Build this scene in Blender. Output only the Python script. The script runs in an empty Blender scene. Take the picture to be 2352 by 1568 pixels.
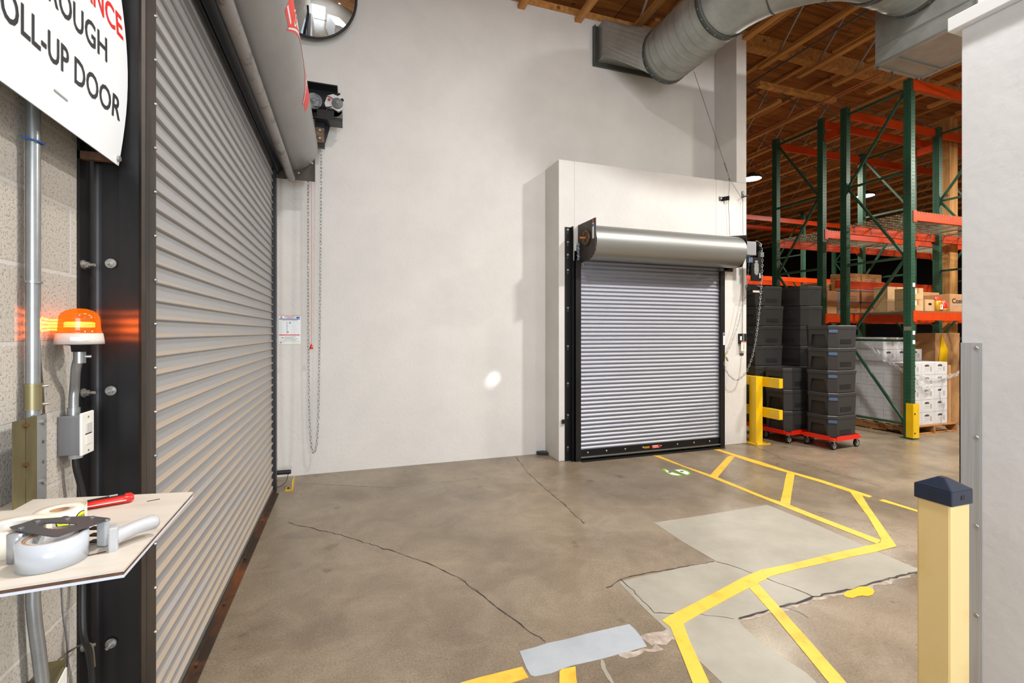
import bpy, bmesh, math, random
from mathutils import Vector, Matrix
random.seed(7)
C = bpy.context.scene.collection
PI = math.pi
# ------------------------------------------------------------------ survey of the photograph (2352x1568)
FP = 1090.0; CX = 1176.0; CY = 762.0; H = 1.5; YAW = math.radians(18.985)
FW = (math.sin(YAW), math.cos(YAW)); RT = (math.cos(YAW), -math.sin(YAW))
def ray(u, v):
    s = (u-CX)/FP
    return (FW[0]+RT[0]*s, FW[1]+RT[1]*s, (CY-v)/FP)
def G(u, v, z=0.0):
    r = ray(u, v); k = (z-H)/r[2]
    return Vector((r[0]*k, r[1]*k, z))
def onY(u, v, y):
    r = ray(u, v); k = y/r[1]
    return Vector((r[0]*k, y, H+r[2]*k))
def onX(u, v, x):
    r = ray(u, v); k = x/r[0]
    return Vector((x, r[1]*k, H+r[2]*k))

# ------------------------------------------------------------------ materials
def lin(c):
    return tuple(((x/255)/12.92 if x/255 <= 0.04045 else ((x/255+0.055)/1.055)**2.4) for x in c)+(1.0,)
MATS = {}
def mat(name, rgb, rough=0.5, metal=0.0, var=0.0, vscale=5.0, rgb2=None, bump=0.0, bscale=60.0, spec=0.5, coat=0.0, stretch=None, alpha=1.0, emit=None, estr=0.0, detail=6.0, bdist=0.002, rvar=0.0, ramp=(0.35, 0.65), trans=0.0):
    if name in MATS: return MATS[name]
    m = bpy.data.materials.new(name); m.use_nodes = True
    nt = m.node_tree; N = nt.nodes; L = nt.links
    b = N['Principled BSDF']
    b.inputs['Base Color'].default_value = lin(rgb)
    b.inputs['Roughness'].default_value = rough
    b.inputs['Metallic'].default_value = metal
    b.inputs['Specular IOR Level'].default_value = spec
    b.inputs['Coat Weight'].default_value = coat
    b.inputs['Alpha'].default_value = alpha
    b.inputs['Transmission Weight'].default_value = trans
    if emit:
        b.inputs['Emission Color'].default_value = lin(emit); b.inputs['Emission Strength'].default_value = estr
    tc = N.new('ShaderNodeTexCoord'); src = tc.outputs['Object']
    if stretch:
        mp = N.new('ShaderNodeMapping'); mp.inputs['Scale'].default_value = stretch
        L.new(src, mp.inputs['Vector']); src = mp.outputs['Vector']
    if var > 0 or rgb2:
        n = N.new('ShaderNodeTexNoise'); n.inputs['Scale'].default_value = vscale; n.inputs['Detail'].default_value = detail
        n.inputs['Roughness'].default_value = 0.65
        L.new(src, n.inputs['Vector'])
        cr = N.new('ShaderNodeValToRGB')
        cr.color_ramp.elements[0].position = ramp[0]; cr.color_ramp.elements[1].position = ramp[1]
        c2 = rgb2 or tuple(max(0, x*(1-var)) for x in rgb)
        cr.color_ramp.elements[0].color = lin(c2); cr.color_ramp.elements[1].color = lin(rgb)
        L.new(n.outputs['Fac'], cr.inputs['Fac']); L.new(cr.outputs['Color'], b.inputs['Base Color'])
        if rvar:
            mr = N.new('ShaderNodeMapRange'); mr.inputs['To Min'].default_value = rough-rvar; mr.inputs['To Max'].default_value = rough+rvar
            L.new(n.outputs['Fac'], mr.inputs['Value']); L.new(mr.outputs['Result'], b.inputs['Roughness'])
    if bump > 0:
        n2 = N.new('ShaderNodeTexNoise'); n2.inputs['Scale'].default_value = bscale; n2.inputs['Detail'].default_value = 5
        L.new(src, n2.inputs['Vector'])
        bp = N.new('ShaderNodeBump'); bp.inputs['Strength'].default_value = bump; bp.inputs['Distance'].default_value = bdist
        L.new(n2.outputs['Fac'], bp.inputs['Height']); L.new(bp.outputs['Normal'], b.inputs['Normal'])
    MATS[name] = m
    return m

def node_floor():
    m = bpy.data.materials.new('polished_concrete'); m.use_nodes = True
    nt = m.node_tree; N = nt.nodes; L = nt.links; b = N['Principled BSDF']
    tc = N.new('ShaderNodeTexCoord')
    def noise(sc, det=8, rough=0.6, stretch=None, w=0):
        n = N.new('ShaderNodeTexNoise'); n.inputs['Scale'].default_value = sc; n.inputs['Detail'].default_value = det; n.inputs['Roughness'].default_value = rough
        n.inputs['Distortion'].default_value = w
        if stretch:
            mp = N.new('ShaderNodeMapping'); mp.inputs['Scale'].default_value = stretch; mp.inputs['Rotation'].default_value = (0, 0, 0.5)
            L.new(tc.outputs['Object'], mp.inputs['Vector']); L.new(mp.outputs['Vector'], n.inputs['Vector'])
        else: L.new(tc.outputs['Object'], n.inputs['Vector'])
        return n.outputs['Fac']
    def ramp(f, p0, c0, p1, c1):
        r = N.new('ShaderNodeValToRGB'); r.color_ramp.elements[0].position = p0; r.color_ramp.elements[1].position = p1
        r.color_ramp.elements[0].color = c0; r.color_ramp.elements[1].color = c1
        L.new(f, r.inputs['Fac']); return r.outputs['Color']
    def mix(kind, fac, a, c):
        x = N.new('ShaderNodeMixRGB'); x.blend_type = kind
        if isinstance(fac, (int, float)): x.inputs[0].default_value = fac
        else: L.new(fac, x.inputs[0])
        for i, q in ((1, a), (2, c)):
            if isinstance(q, tuple): x.inputs[i].default_value = q
            else: L.new(q, x.inputs[i])
        return x.outputs[0]
    base = ramp(noise(0.9, 10, 0.62, w=0.4), 0.36, lin((118, 106, 90)), 0.64, lin((147, 134, 115)))
    blot = ramp(noise(3.1, 8, 0.7, w=1.0), 0.40, (0.80, 0.77, 0.73, 1), 0.60, (1.06, 1.05, 1.04, 1))
    base = mix('MULTIPLY', 0.75, base, blot)
    sp = ramp(noise(95, 3, 0.8), 0.36, (0.70, 0.68, 0.66, 1), 0.62, (1.2, 1.2, 1.2, 1))
    base = mix('MULTIPLY', 0.8, base, sp)
    sp2 = ramp(noise(240, 2, 0.9), 0.30, (0.72, 0.70, 0.68, 1), 0.66, (1.25, 1.25, 1.25, 1))
    base = mix('MULTIPLY', 0.7, base, sp2)
    spots = ramp(noise(5.5, 2, 0.5), 0.25, (0.62, 0.58, 0.52, 1), 0.31, (1, 1, 1, 1))
    base = mix('MULTIPLY', 0.8, base, spots)
    scr = ramp(noise(2.6, 6, 0.85, stretch=(1, 14, 1)), 0.66, (0, 0, 0, 1), 0.76, (1, 1, 1, 1))
    base = mix('MIX', mix('MULTIPLY', 1.0, scr, (0.35, 0.35, 0.35, 1)), base, lin((188, 180, 170)))
    L.new(base, b.inputs['Base Color'])
    rr = ramp(noise(1.7, 8, 0.7), 0.3, (0.20, 0.20, 0.20, 1), 0.7, (0.42, 0.42, 0.42, 1))
    L.new(rr, b.inputs['Roughness'])
    bp = N.new('ShaderNodeBump'); bp.inputs['Strength'].default_value = 0.12; bp.inputs['Distance'].default_value = 0.003
    L.new(noise(30, 6, 0.7), bp.inputs['Height']); L.new(bp.outputs['Normal'], b.inputs['Normal'])
    b.inputs['Specular IOR Level'].default_value = 0.5
    return m

def node_block():
    m = bpy.data.materials.new('split_face_block'); m.use_nodes = True
    nt = m.node_tree; N = nt.nodes; L = nt.links; b = N['Principled BSDF']
    tc = N.new('ShaderNodeTexCoord'); sx = N.new('ShaderNodeSeparateXYZ'); L.new(tc.outputs['Object'], sx.inputs[0])
    def addv(o, v):
        a = N.new('ShaderNodeMath'); a.operation = 'ADD'; L.new(o, a.inputs[0]); a.inputs[1].default_value = v; return a.outputs[0]
    cx = N.new('ShaderNodeCombineXYZ')
    L.new(addv(sx.outputs['Y'], -1.80+0.406*20), cx.inputs[0]); L.new(addv(sx.outputs['Z'], -1.876+0.203*20), cx.inputs[1])
    br = N.new('ShaderNodeTexBrick'); L.new(cx.outputs[0], br.inputs['Vector'])
    br.inputs['Scale'].default_value = 1.0; br.inputs['Brick Width'].default_value = 0.406; br.inputs['Row Height'].default_value = 0.203
    br.inputs['Mortar Size'].default_value = 0.006; br.inputs['Mortar Smooth'].default_value = 0.15; br.offset = 0.5
    br.inputs['Color1'].default_value = lin((176, 170, 160)); br.inputs['Color2'].default_value = lin((190, 185, 176)); br.inputs['Mortar'].default_value = lin((190, 187, 181))
    n = N.new('ShaderNodeTexNoise'); n.inputs['Scale'].default_value = 130; n.inputs['Detail'].default_value = 3; n.inputs['Roughness'].default_value = 0.8
    L.new(tc.outputs['Object'], n.inputs['Vector'])
    cr = N.new('ShaderNodeValToRGB'); cr.color_ramp.elements[0].position = 0.35; cr.color_ramp.elements[1].position = 0.47
    cr.color_ramp.elements[0].color = (0.35, 0.32, 0.3, 1); cr.color_ramp.elements[1].color = (1, 1, 1, 1)
    L.new(n.outputs['Fac'], cr.inputs['Fac'])
    sp = N.new('ShaderNodeMixRGB'); sp.blend_type = 'MULTIPLY'; sp.inputs[0].default_value = 0.8
    L.new(br.outputs['Color'], sp.inputs[1]); L.new(cr.outputs['Color'], sp.inputs[2])
    mx = N.new('ShaderNodeMixRGB'); L.new(br.outputs['Fac'], mx.inputs[0]); L.new(sp.outputs[0], mx.inputs[1]); mx.inputs[2].default_value = lin((190, 187, 181))
    L.new(mx.outputs[0], b.inputs['Base Color'])
    b.inputs['Roughness'].default_value = 0.9; b.inputs['Specular IOR Level'].default_value = 0.2
    ad = N.new('ShaderNodeMath'); ad.operation = 'MULTIPLY_ADD'; L.new(br.outputs['Fac'], ad.inputs[0]); ad.inputs[1].default_value = -1.2; L.new(n.outputs['Fac'], ad.inputs[2])
    bp = N.new('ShaderNodeBump'); bp.inputs['Strength'].default_value = 0.6; bp.inputs['Distance'].default_value = 0.004
    L.new(ad.outputs[0], bp.inputs['Height']); L.new(bp.outputs['Normal'], b.inputs['Normal'])
    return m

def node_slat(name, face, dust, rough, metal):
    """roll-up slats: painted metal, dust lying on the ledges that face up"""
    m = bpy.data.materials.new(name); m.use_nodes = True
    nt = m.node_tree; N = nt.nodes; L = nt.links; b = N['Principled BSDF']
    ge = N.new('ShaderNodeNewGeometry'); sx = N.new('ShaderNodeSeparateXYZ'); L.new(ge.outputs['True Normal'], sx.inputs[0])
    tc = N.new('ShaderNodeTexCoord'); n = N.new('ShaderNodeTexNoise'); n.inputs['Scale'].default_value = 2.5; n.inputs['Detail'].default_value = 8
    mp = N.new('ShaderNodeMapping'); mp.inputs['Scale'].default_value = (1, 1, 12); L.new(tc.outputs['Object'], mp.inputs[0]); L.new(mp.outputs[0], n.inputs['Vector'])
    mr = N.new('ShaderNodeMapRange'); mr.inputs['From Min'].default_value = 0.25; mr.inputs['From Max'].default_value = 0.45; L.new(sx.outputs['Z'], mr.inputs['Value'])
    cr = N.new('ShaderNodeValToRGB'); cr.color_ramp.elements[0].position = 0.30; cr.color_ramp.elements[1].position = 0.52
    cr.color_ramp.elements[0].color = (0.25, 0.25, 0.25, 1); cr.color_ramp.elements[1].color = (1, 1, 1, 1); L.new(n.outputs['Fac'], cr.inputs['Fac'])
    mu = N.new('ShaderNodeMath'); mu.operation = 'MULTIPLY'; L.new(mr.outputs[0], mu.inputs[0]); L.new(cr.outputs['Color'], mu.inputs[1])
    mx = N.new('ShaderNodeMixRGB'); L.new(mu.outputs[0], mx.inputs[0]); mx.inputs[1].default_value = lin(face); mx.inputs[2].default_value = lin(dust)
    L.new(mx.outputs[0], b.inputs['Base Color'])
    b.inputs['Roughness'].default_value = rough; b.inputs['Metallic'].default_value = metal
    return m

def node_wood(name, a, c, dark=(60, 35, 15), axis='Y', scale=1.0, rough=0.65, sheets=None):
    m = bpy.data.materials.new(name); m.use_nodes = True
    nt = m.node_tree; N = nt.nodes; L = nt.links; b = N['Principled BSDF']
    tc = N.new('ShaderNodeTexCoord'); mp = N.new('ShaderNodeMapping')
    st = {'X': (1, 14, 14), 'Y': (14, 1, 14), 'Z': (14, 14, 1)}[axis]
    mp.inputs['Scale'].default_value = tuple(s*scale for s in st)
    L.new(tc.outputs['Object'], mp.inputs[0])
    n = N.new('ShaderNodeTexNoise'); n.inputs['Scale'].default_value = 1.6; n.inputs['Detail'].default_value = 9; n.inputs['Roughness'].default_value = 0.7
    L.new(mp.outputs[0], n.inputs['Vector'])
    cr = N.new('ShaderNodeValToRGB'); cr.color_ramp.elements[0].position = 0.33; cr.color_ramp.elements[1].position = 0.66
    cr.color_ramp.elements[0].color = lin(a); cr.color_ramp.elements[1].color = lin(c); L.new(n.outputs['Fac'], cr.inputs['Fac'])
    out = cr.outputs['Color']
    v = N.new('ShaderNodeTexVoronoi'); v.inputs['Scale'].default_value = 3.2; L.new(tc.outputs['Object'], v.inputs['Vector'])
    k = N.new('ShaderNodeValToRGB'); k.color_ramp.elements[0].position = 0.06; k.color_ramp.elements[1].position = 0.11
    k.color_ramp.elements[0].color = lin(dark); k.color_ramp.elements[1].color = (1, 1, 1, 1); L.new(v.outputs['Distance'], k.inputs['Fac'])
    mx = N.new('ShaderNodeMixRGB'); mx.blend_type = 'MULTIPLY'; mx.inputs[0].default_value = 0.7; L.new(out, mx.inputs[1]); L.new(k.outputs['Color'], mx.inputs[2])
    out = mx.outputs[0]
    if sheets:
        br = N.new('ShaderNodeTexBrick'); L.new(tc.outputs['Object'], br.inputs['Vector'])
        br.inputs['Scale'].default_value = 1; br.inputs['Brick Width'].default_value = sheets[0]; br.inputs['Row Height'].default_value = sheets[1]; br.inputs['Mortar Size'].default_value = 0.006
        br.inputs['Color1'].default_value = (1, 1, 1, 1); br.inputs['Color2'].default_value = (0.62, 0.58, 0.54, 1); br.inputs['Mortar'].default_value = (0.1, 0.07, 0.05, 1)
        m2 = N.new('ShaderNodeMixRGB'); m2.blend_type = 'MULTIPLY'; m2.inputs[0].default_value = 1; L.new(out, m2.inputs[1]); L.new(br.outputs['Color'], m2.inputs[2]); out = m2.outputs[0]
    L.new(out, b.inputs['Base Color']); b.inputs['Roughness'].default_value = rough; b.inputs['Specular IOR Level'].default_value = 0.25
    return m

M = dict(
    wall=mat('painted_wall', (214, 211, 206), 0.75, bump=0.45, bscale=26, bdist=0.005, var=0.03, vscale=2.2, spec=0.3),
    wall_r=mat('painted_wall_thick', (220, 221, 223), 0.55, bump=0.4, bscale=24, bdist=0.004, var=0.03, vscale=4, spec=0.35),
    floor=node_floor(), block=node_block(),
    slat=node_slat('big_door_slats', (158, 158, 160), (176, 160, 140), 0.42, 0.2),
    slat2=node_slat('small_door_slats', (138, 142, 156), (160, 162, 166), 0.46, 0.3),
    black=mat('black_steel', (27, 27, 29), 0.38, 0.4, rgb2=(40, 38, 38), vscale=6, stretch=(1, 1, 0.3)),
    blackp=mat('black_paint', (20, 20, 22), 0.35, 0.2),
    brownsteel=mat('worn_brown_steel', (74, 66, 58), 0.5, 0.5, rgb2=(46, 42, 39), vscale=5, stretch=(1, 1, 0.3)),
    rust=mat('rusty_threshold', (58, 46, 36), 0.6, 0.3, rgb2=(122, 74, 38), vscale=2.2, ramp=(0.3, 0.55)),
    hood=mat('hood_grey_paint', (150, 150, 149), 0.38, 0.25, var=0.05, vscale=3),
    tube=mat('scuffed_tube', (140, 137, 134), 0.4, 0.4, rgb2=(84, 76, 70), vscale=9, ramp=(0.32, 0.48)),
    alum=mat('satin_aluminium', (146, 147, 143), 0.42, 0.6, var=0.06, vscale=2, stretch=(0.2, 1, 6)),
    steel=mat('brushed_stainless', (206, 210, 214), 0.36, 0.5, var=0.08, vscale=3, stretch=(30, 30, 0.6)),
    galv=mat('galvanised_duct', (170, 173, 168), 0.40, 0.55, rgb2=(136, 138, 132), vscale=3.5, ramp=(0.25, 0.7), rvar=0.08),
    galvdark=mat('galvanised_frame', (84, 88, 84), 0.5, 0.6),
    galvlite=mat('zinc_bright', (178, 184, 184), 0.3, 0.85),
    cond=mat('galvanised_conduit', (168, 172, 174), 0.32, 0.75, var=0.1, vscale=8),
    bolt=mat('zinc_bolt', (186, 184, 178), 0.35, 0.7, var=0.3, vscale=60),
    olive=mat('olive_strut', (124, 115, 78), 0.4, 0.6, var=0.25, vscale=12, stretch=(1, 1, 0.2)),
    brass=mat('brass_coupling', (142, 134, 100), 0.4, 0.7),
    greybox=mat('grey_box_paint', (120, 121, 124), 0.5, 0.1),
    white=mat('white_plastic', (226, 224, 216), 0.35),
    whitegrey=mat('whitish_grey_plastic', (190, 190, 188), 0.4),
    cap=mat('grey_hub', (120, 122, 124), 0.5),
    rubber=mat('black_rubber', (22, 22, 24), 0.5),
    cable=mat('black_cable', (28, 28, 29), 0.45),
    browncable=mat('dusty_cable', (92, 80, 66), 0.6),
    sign=mat('sign_white', (226, 230, 233), 0.35),
    ink=mat('sign_black_ink', (38, 38, 42), 0.5),
    redink=mat('sign_red_ink', (218, 30, 22), 0.5),
    blueink=mat('blue_ink', (38, 92, 160), 0.5),
    yellowink=mat('yellow_ink', (222, 206, 60), 0.5),
    greyink=mat('grey_ink', (150, 150, 148), 0.6),
    melamine=mat('shelf_melamine', (208, 201, 190), 0.45, rgb2=(192, 180, 162), vscale=4, ramp=(0.2, 0.55), stretch=(1, 4, 1)),
    core=mat('shelf_core', (112, 78, 56), 0.8, var=0.35, vscale=40),
    tapeclear=mat('milky_tape', (184, 190, 198), 0.22, coat=0.3),
    tapeside=mat('tape_side', (214, 212, 206), 0.4),
    kraft=mat('cardboard_core', (178, 134, 96), 0.8, var=0.1, vscale=30),
    gun=mat('tape_gun_grey', (82, 85, 90), 0.4, 0.4),
    gunhandle=mat('tape_gun_handle', (176, 178, 180), 0.32),
    labelroll=mat('label_roll_paper', (232, 226, 210), 0.6),
    warn=mat('warning_yellow', (222, 232, 40), 0.5),
    redp=mat('red_plastic', (210, 28, 20), 0.28, coat=0.3),
    yellow=mat('safety_yellow', (236, 192, 16), 0.35, coat=0.2, var=0.06, vscale=3),
    bollard=mat('bollard_pale_yellow', (240, 214, 150), 0.4, coat=0.25, rgb2=(226, 190, 118), vscale=2.5, ramp=(0.25, 0.5)),
    bollcap=mat('bollard_cap', (30, 44, 64), 0.25, coat=0.3),
    tape=mat('floor_tape_yellow', (226, 182, 66), 0.5, rgb2=(208, 158, 46), vscale=9, ramp=(0.3, 0.5)),
    patch=mat('pale_concrete', (160, 155, 142), 0.5, rgb2=(146, 141, 128), vscale=3, bump=0.1, bscale=30),
    patchb=mat('blueish_concrete', (168, 173, 178), 0.6, rgb2=(154, 160, 166), vscale=4, bump=0.15, bscale=30),
    crack=mat('crack_dark', (52, 48, 46), 0.9, rgb2=(120, 116, 114), vscale=9, ramp=(0.25, 0.5)),
    scuff=mat('chipped_concrete', (178, 166, 154), 0.8, rgb2=(136, 122, 108), vscale=20),
    green=mat('rack_green', (44, 84, 62), 0.42, 0.1, var=0.12, vscale=6),
    rackhole=mat('hole_dark', (8, 12, 10), 0.8),  # dark fill of the perforations drawn on the columns
    orange=mat('rack_orange', (200, 62, 8), 0.4, var=0.1, vscale=5),
    wire=mat('wire_deck_zinc', (168, 160, 138), 0.35, 0.6),
    epp=mat('black_foam', (54, 53, 53), 0.48, bump=0.35, bscale=160, bdist=0.001, var=0.12, vscale=120, spec=0.4),
    epplabel=mat('blue_label_pocket', (78, 104, 138), 0.5, var=0.25, vscale=90),
    redframe=mat('red_dolly', (222, 36, 14), 0.35),
    wheel=mat('grey_wheel', (150, 152, 150), 0.4),
    carton=mat('brown_cardboard', (182, 136, 88), 0.75, var=0.1, vscale=8),
    carton2=mat('tan_cardboard', (194, 160, 116), 0.75, var=0.08, vscale=8),
    cartonw=mat('white_cardboard', (206, 206, 208), 0.6, var=0.05, vscale=8),
    ctape=mat('packing_tape', (170, 128, 78), 0.3),
    purple=mat('purple_band', (58, 42, 112), 0.6),
    arch=mat('label_brown', (74, 64, 58), 0.6),
    film=mat('stretch_film', (214, 216, 218), 0.15, alpha=0.38, spec=0.9),
    palletw=node_wood('pallet_wood', (128, 86, 50), (176, 128, 80), axis='Y'),
    deck=node_wood('roof_plywood', (112, 66, 26), (190, 124, 60), axis='X', scale=0.5, sheets=(2.4, 1.2)),
    joist=node_wood('joist_wood', (150, 100, 52), (208, 150, 86), axis='Y', scale=0.7),
    post=node_wood('post_wood', (150, 104, 56), (206, 156, 92), axis='Z', scale=0.6),
    web=mat('joist_steel_web', (168, 162, 154), 0.4, 0.5),
    copper=mat('orange_pipe', (176, 96, 62), 0.45, 0.2),
    mirror=mat('mirror_acrylic', (214, 220, 224), 0.03, 1.0),
    unlitwall=mat('unlit_wall', (34, 30, 28), 0.9),  # near-black colour stands in for the gloom at the far end
    greenprint=mat('green_print', (120, 170, 40), 0.5), whiteprint=mat('white_print', (226, 230, 228), 0.5),
    rustplate=mat('bronze_plate', (120, 98, 78), 0.45, 0.7, rgb2=(66, 52, 42), vscale=25),
    lampwhite=mat('lamp_housing', (60, 60, 62), 0.5), gold=mat('gold_foil', (212, 160, 40), 0.25, 0.5),
    tag=mat('paper_tag', (230, 224, 214), 0.6), bluep=mat('blue_plastic', (20, 80, 190), 0.4),
    greymetal=mat('grey_gearbox', (146, 146, 150), 0.4, 0.3), orangerust=mat('orange_shaft', (190, 106, 44), 0.6),
)

# ------------------------------------------------------------------ mesh helpers
class MB:
    def __init__(s): s.v = []; s.f = []; s.sm = []; s.mi = []; s.cur = 0
    def _add(s, vs, fs, smooth=False):
        o = len(s.v); s.v += [tuple(x) for x in vs]
        for f in fs: s.f.append(tuple(i+o for i in f)); s.sm.append(smooth); s.mi.append(s.cur)
    def box(s, x0, x1, y0, y1, z0, z1, mtx=None):
        vs = [Vector((x, y, z)) for z in (z0, z1) for y in (y0, y1) for x in (x0, x1)]
        if mtx: vs = [mtx @ v for v in vs]
        s._add(vs, [(0, 2, 3, 1), (4, 5, 7, 6), (0, 1, 5, 4), (2, 6, 7, 3), (0, 4, 6, 2), (1, 3, 7, 5)]); return s
    def cbox(s, c, sz, mtx=None):
        return s.box(c[0]-sz[0]/2, c[0]+sz[0]/2, c[1]-sz[1]/2, c[1]+sz[1]/2, c[2]-sz[2]/2, c[2]+sz[2]/2, mtx)
    def bar(s, a, b, w, h, up=Vector((0, 0, 1))):
        a = Vector(a); b = Vector(b); d = (b-a); l = d.length; d.normalize()
        if abs(d.dot(up)) > 0.99: up = Vector((0, 1, 0))
        x = d.cross(up).normalized(); z = x.cross(d)
        m = Matrix((x, d, z)).transposed().to_4x4(); m.translation = a
        return s.box(-w/2, w/2, 0, l, -h/2, h/2, m)
    def prism(s, pts, off):
        """polygon (3D points) extruded by the vector off"""
        n = len(pts); off = Vector(off); P = [Vector(p) for p in pts]
        s._add(P+[p+off for p in P], [tuple(range(n))[::-1], tuple(range(n, 2*n))]+[(i, (i+1) % n, n+(i+1) % n, n+i) for i in range(n)]); return s
    def cyl(s, a, b, r, r2=None, n=20, caps=True, smooth=True):
        a = Vector(a); b = Vector(b); d = (b-a).normalized(); r2 = r if r2 is None else r2
        t = Vector((0, 0, 1)) if abs(d.z) < 0.9 else Vector((1, 0, 0))
        x = d.cross(t).normalized(); y = d.cross(x)
        vs = [];
        for c, q in ((a, r), (b, r2)):
            vs += [c+x*(q*math.cos(2*PI*i/n))+y*(q*math.sin(2*PI*i/n)) for i in range(n)]
        s._add(vs, [(i, (i+1) % n, n+(i+1) % n, n+i) for i in range(n)], smooth)
        if caps:
            o = len(s.v); s._add(vs, [tuple(range(n))[::-1], tuple(range(n, 2*n))])
        return s
    def tube(s, pts, r, n=10, caps=True, closed=False):
        P = [Vector(p) for p in pts]; K = len(P); vs = []; prev = None
        rr = r if isinstance(r, (list, tuple)) else [r]*K
        for i in range(K):
            if closed: d = (P[(i+1) % K]-P[i-1])
            else: d = (P[min(i+1, K-1)]-P[max(i-1, 0)])
            d.normalize()
            if prev is None:
                t = Vector((0, 0, 1)) if abs(d.z) < 0.9 else Vector((1, 0, 0))
                x = d.cross(t).normalized()
            else:
                x = (prev-d*prev.dot(d)).normalized()
            prev = x; y = d.cross(x)
            vs += [P[i]+x*(rr[i]*math.cos(2*PI*j/n))+y*(rr[i]*math.sin(2*PI*j/n)) for j in range(n)]
        fs = []
        for i in range(K if closed else K-1):
            k = (i+1) % K
            fs += [(i*n+j, i*n+(j+1) % n, k*n+(j+1) % n, k*n+j) for j in range(n)]
        s._add(vs, fs, True)
        if caps and not closed: s._add(vs[:n]+vs[-n:], [tuple(range(n))[::-1], tuple(range(n, 2*n))])
        return s
    def lathe(s, c, prof, n=28, axis='Z', smooth=True):
        """prof: list of (radius, height) turned about an axis through c"""
        c = Vector(c); vs = []
        for r, h in prof:
            for j in range(n):
                a = 2*PI*j/n; p = (r*math.cos(a), r*math.sin(a), h)
                if axis == 'Y': p = (p[0], p[2], p[1])
                if axis == 'X': p = (p[2], p[0], p[1])
                vs.append(c+Vector(p))
        fs = []
        for i in range(len(prof)-1):
            fs += [(i*n+j, i*n+(j+1) % n, (i+1)*n+(j+1) % n, (i+1)*n+j) for j in range(n)]
        s._add(vs, fs, smooth); return s
    def ext(s, prof, a, b, axis='Y', smooth=False, close=False, caps=False):
        """open profile of 2D points extruded from a to b; axis Y: points are (x, z); axis X: (y, z)"""
        vs = []
        for t in (a, b):
            for p in prof:
                vs.append((p[0], t, p[1]) if axis == 'Y' else (t, p[0], p[1]))
        n = len(prof)
        fs = [(i, i+1, n+i+1, n+i) for i in range(n-1)]
        if close: fs.append((n-1, 0, n, 2*n-1))
        s._add(vs, fs, smooth)
        if caps: s._add(vs, [tuple(range(n))[::-1], tuple(range(n, 2*n))])
        return s
    def m(s, i): s.cur = i; return s
    def build(s, name, mats, parent=None, loc=None, bevel=0.0):
        me = bpy.data.meshes.new(name); me.from_pydata(s.v, [], s.f)
        for mm in (mats if isinstance(mats, (list, tuple)) else [mats]): me.materials.append(mm)
        for p, q, i in zip(me.polygons, s.sm, s.mi): p.use_smooth = q; p.material_index = i
        bm = bmesh.new(); bm.from_mesh(me); bmesh.ops.remove_doubles(bm, verts=bm.verts, dist=1e-6) if False else None
        bmesh.ops.recalc_face_normals(bm, faces=bm.faces); bm.to_mesh(me); bm.free(); me.update()
        o = bpy.data.objects.new(name, me); C.objects.link(o)
        if parent is not None: o.parent = parent
        if loc is not None: o.location = loc
        if bevel:
            bv = o.modifiers.new('bevel', 'BEVEL'); bv.width = bevel; bv.segments = 2; bv.limit_method = 'ANGLE'; bv.angle_limit = 0.7
        return o

def tag(o, label, cat, group=None, kind=None):
    if label: o['label'] = label
    if cat: o['category'] = cat
    if group: o['group'] = group
    if kind: o['kind'] = kind
    return o
def thing(name, label, cat, loc=(0, 0, 0), rz=0.0, group=None):
    o = bpy.data.objects.new(name, None); C.objects.link(o); o.empty_display_size = 0.1
    o.location = loc; o.rotation_euler = (0, 0, rz); tag(o, label, cat, group); return o
def root0(name, label, cat, base, group=None):
    """Empty at its base; parts are written in world coordinates, so their parent offset is taken back"""
    return thing(name, label, cat, base, 0.0, group)
def fix(root):
    for ch in root.children:
        ch.matrix_parent_inverse = Matrix.Translation(-Vector(root.location))
def struct(o): o['kind'] = 'structure'; return o
def copy_tree(o, parent=None):
    c = o.copy(); C.objects.link(c); c.parent = parent
    for ch in list(o.children): copy_tree(ch, c)
    return c
FONT_CACHE = {}
def text(s, org, right, up, width, height, m, name='lettering', parent=None, thick=0.0006, bold=0.0):
    """mesh lettering fitted in a width x height box whose lower left corner is org"""
    key = (s, bold)
    if key not in FONT_CACHE:
        cu = bpy.data.curves.new('t', 'FONT'); cu.body = s; cu.extrude = 0.0; cu.offset = bold; cu.resolution_u = 3
        ob = bpy.data.objects.new('t', cu); C.objects.link(ob)
        dg = bpy.context.evaluated_depsgraph_get(); me = bpy.data.meshes.new_from_object(ob.evaluated_get(dg))
        vs = [v.co.copy() for v in me.vertices]; fs = [tuple(p.vertices) for p in me.polygons]
        bpy.data.objects.remove(ob); bpy.data.curves.remove(cu); bpy.data.meshes.remove(me)
        FONT_CACHE[key] = (vs, fs)
    vs, fs = FONT_CACHE[key]
    x0 = min(v.x for v in vs); x1 = max(v.x for v in vs); y0 = min(v.y for v in vs); y1 = max(v.y for v in vs)
    R = Vector(right).normalized(); U = Vector(up).normalized(); n = R.cross(U)
    o = Vector(org)
    P = [o+R*((v.x-x0)/(x1-x0)*width)+U*((v.y-y0)/(y1-y0)*height)+n*thick for v in vs]
    b = MB(); b._add(P, fs)
    return b.build(name, m, parent)
def smoothpath(pts, k=6):
    P = [Vector(p) for p in pts]; out = []
    for i in range(len(P)-1):
        p0 = P[max(i-1, 0)]; p1 = P[i]; p2 = P[i+1]; p3 = P[min(i+2, len(P)-1)]
        for j in range(k):
            t = j/k
            out.append(0.5*((2*p1)+(p2-p0)*t+(2*p0-5*p1+4*p2-p3)*t*t+(3*p1-p0-3*p2+p3)*t**3))
    out.append(P[-1]); return out
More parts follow.
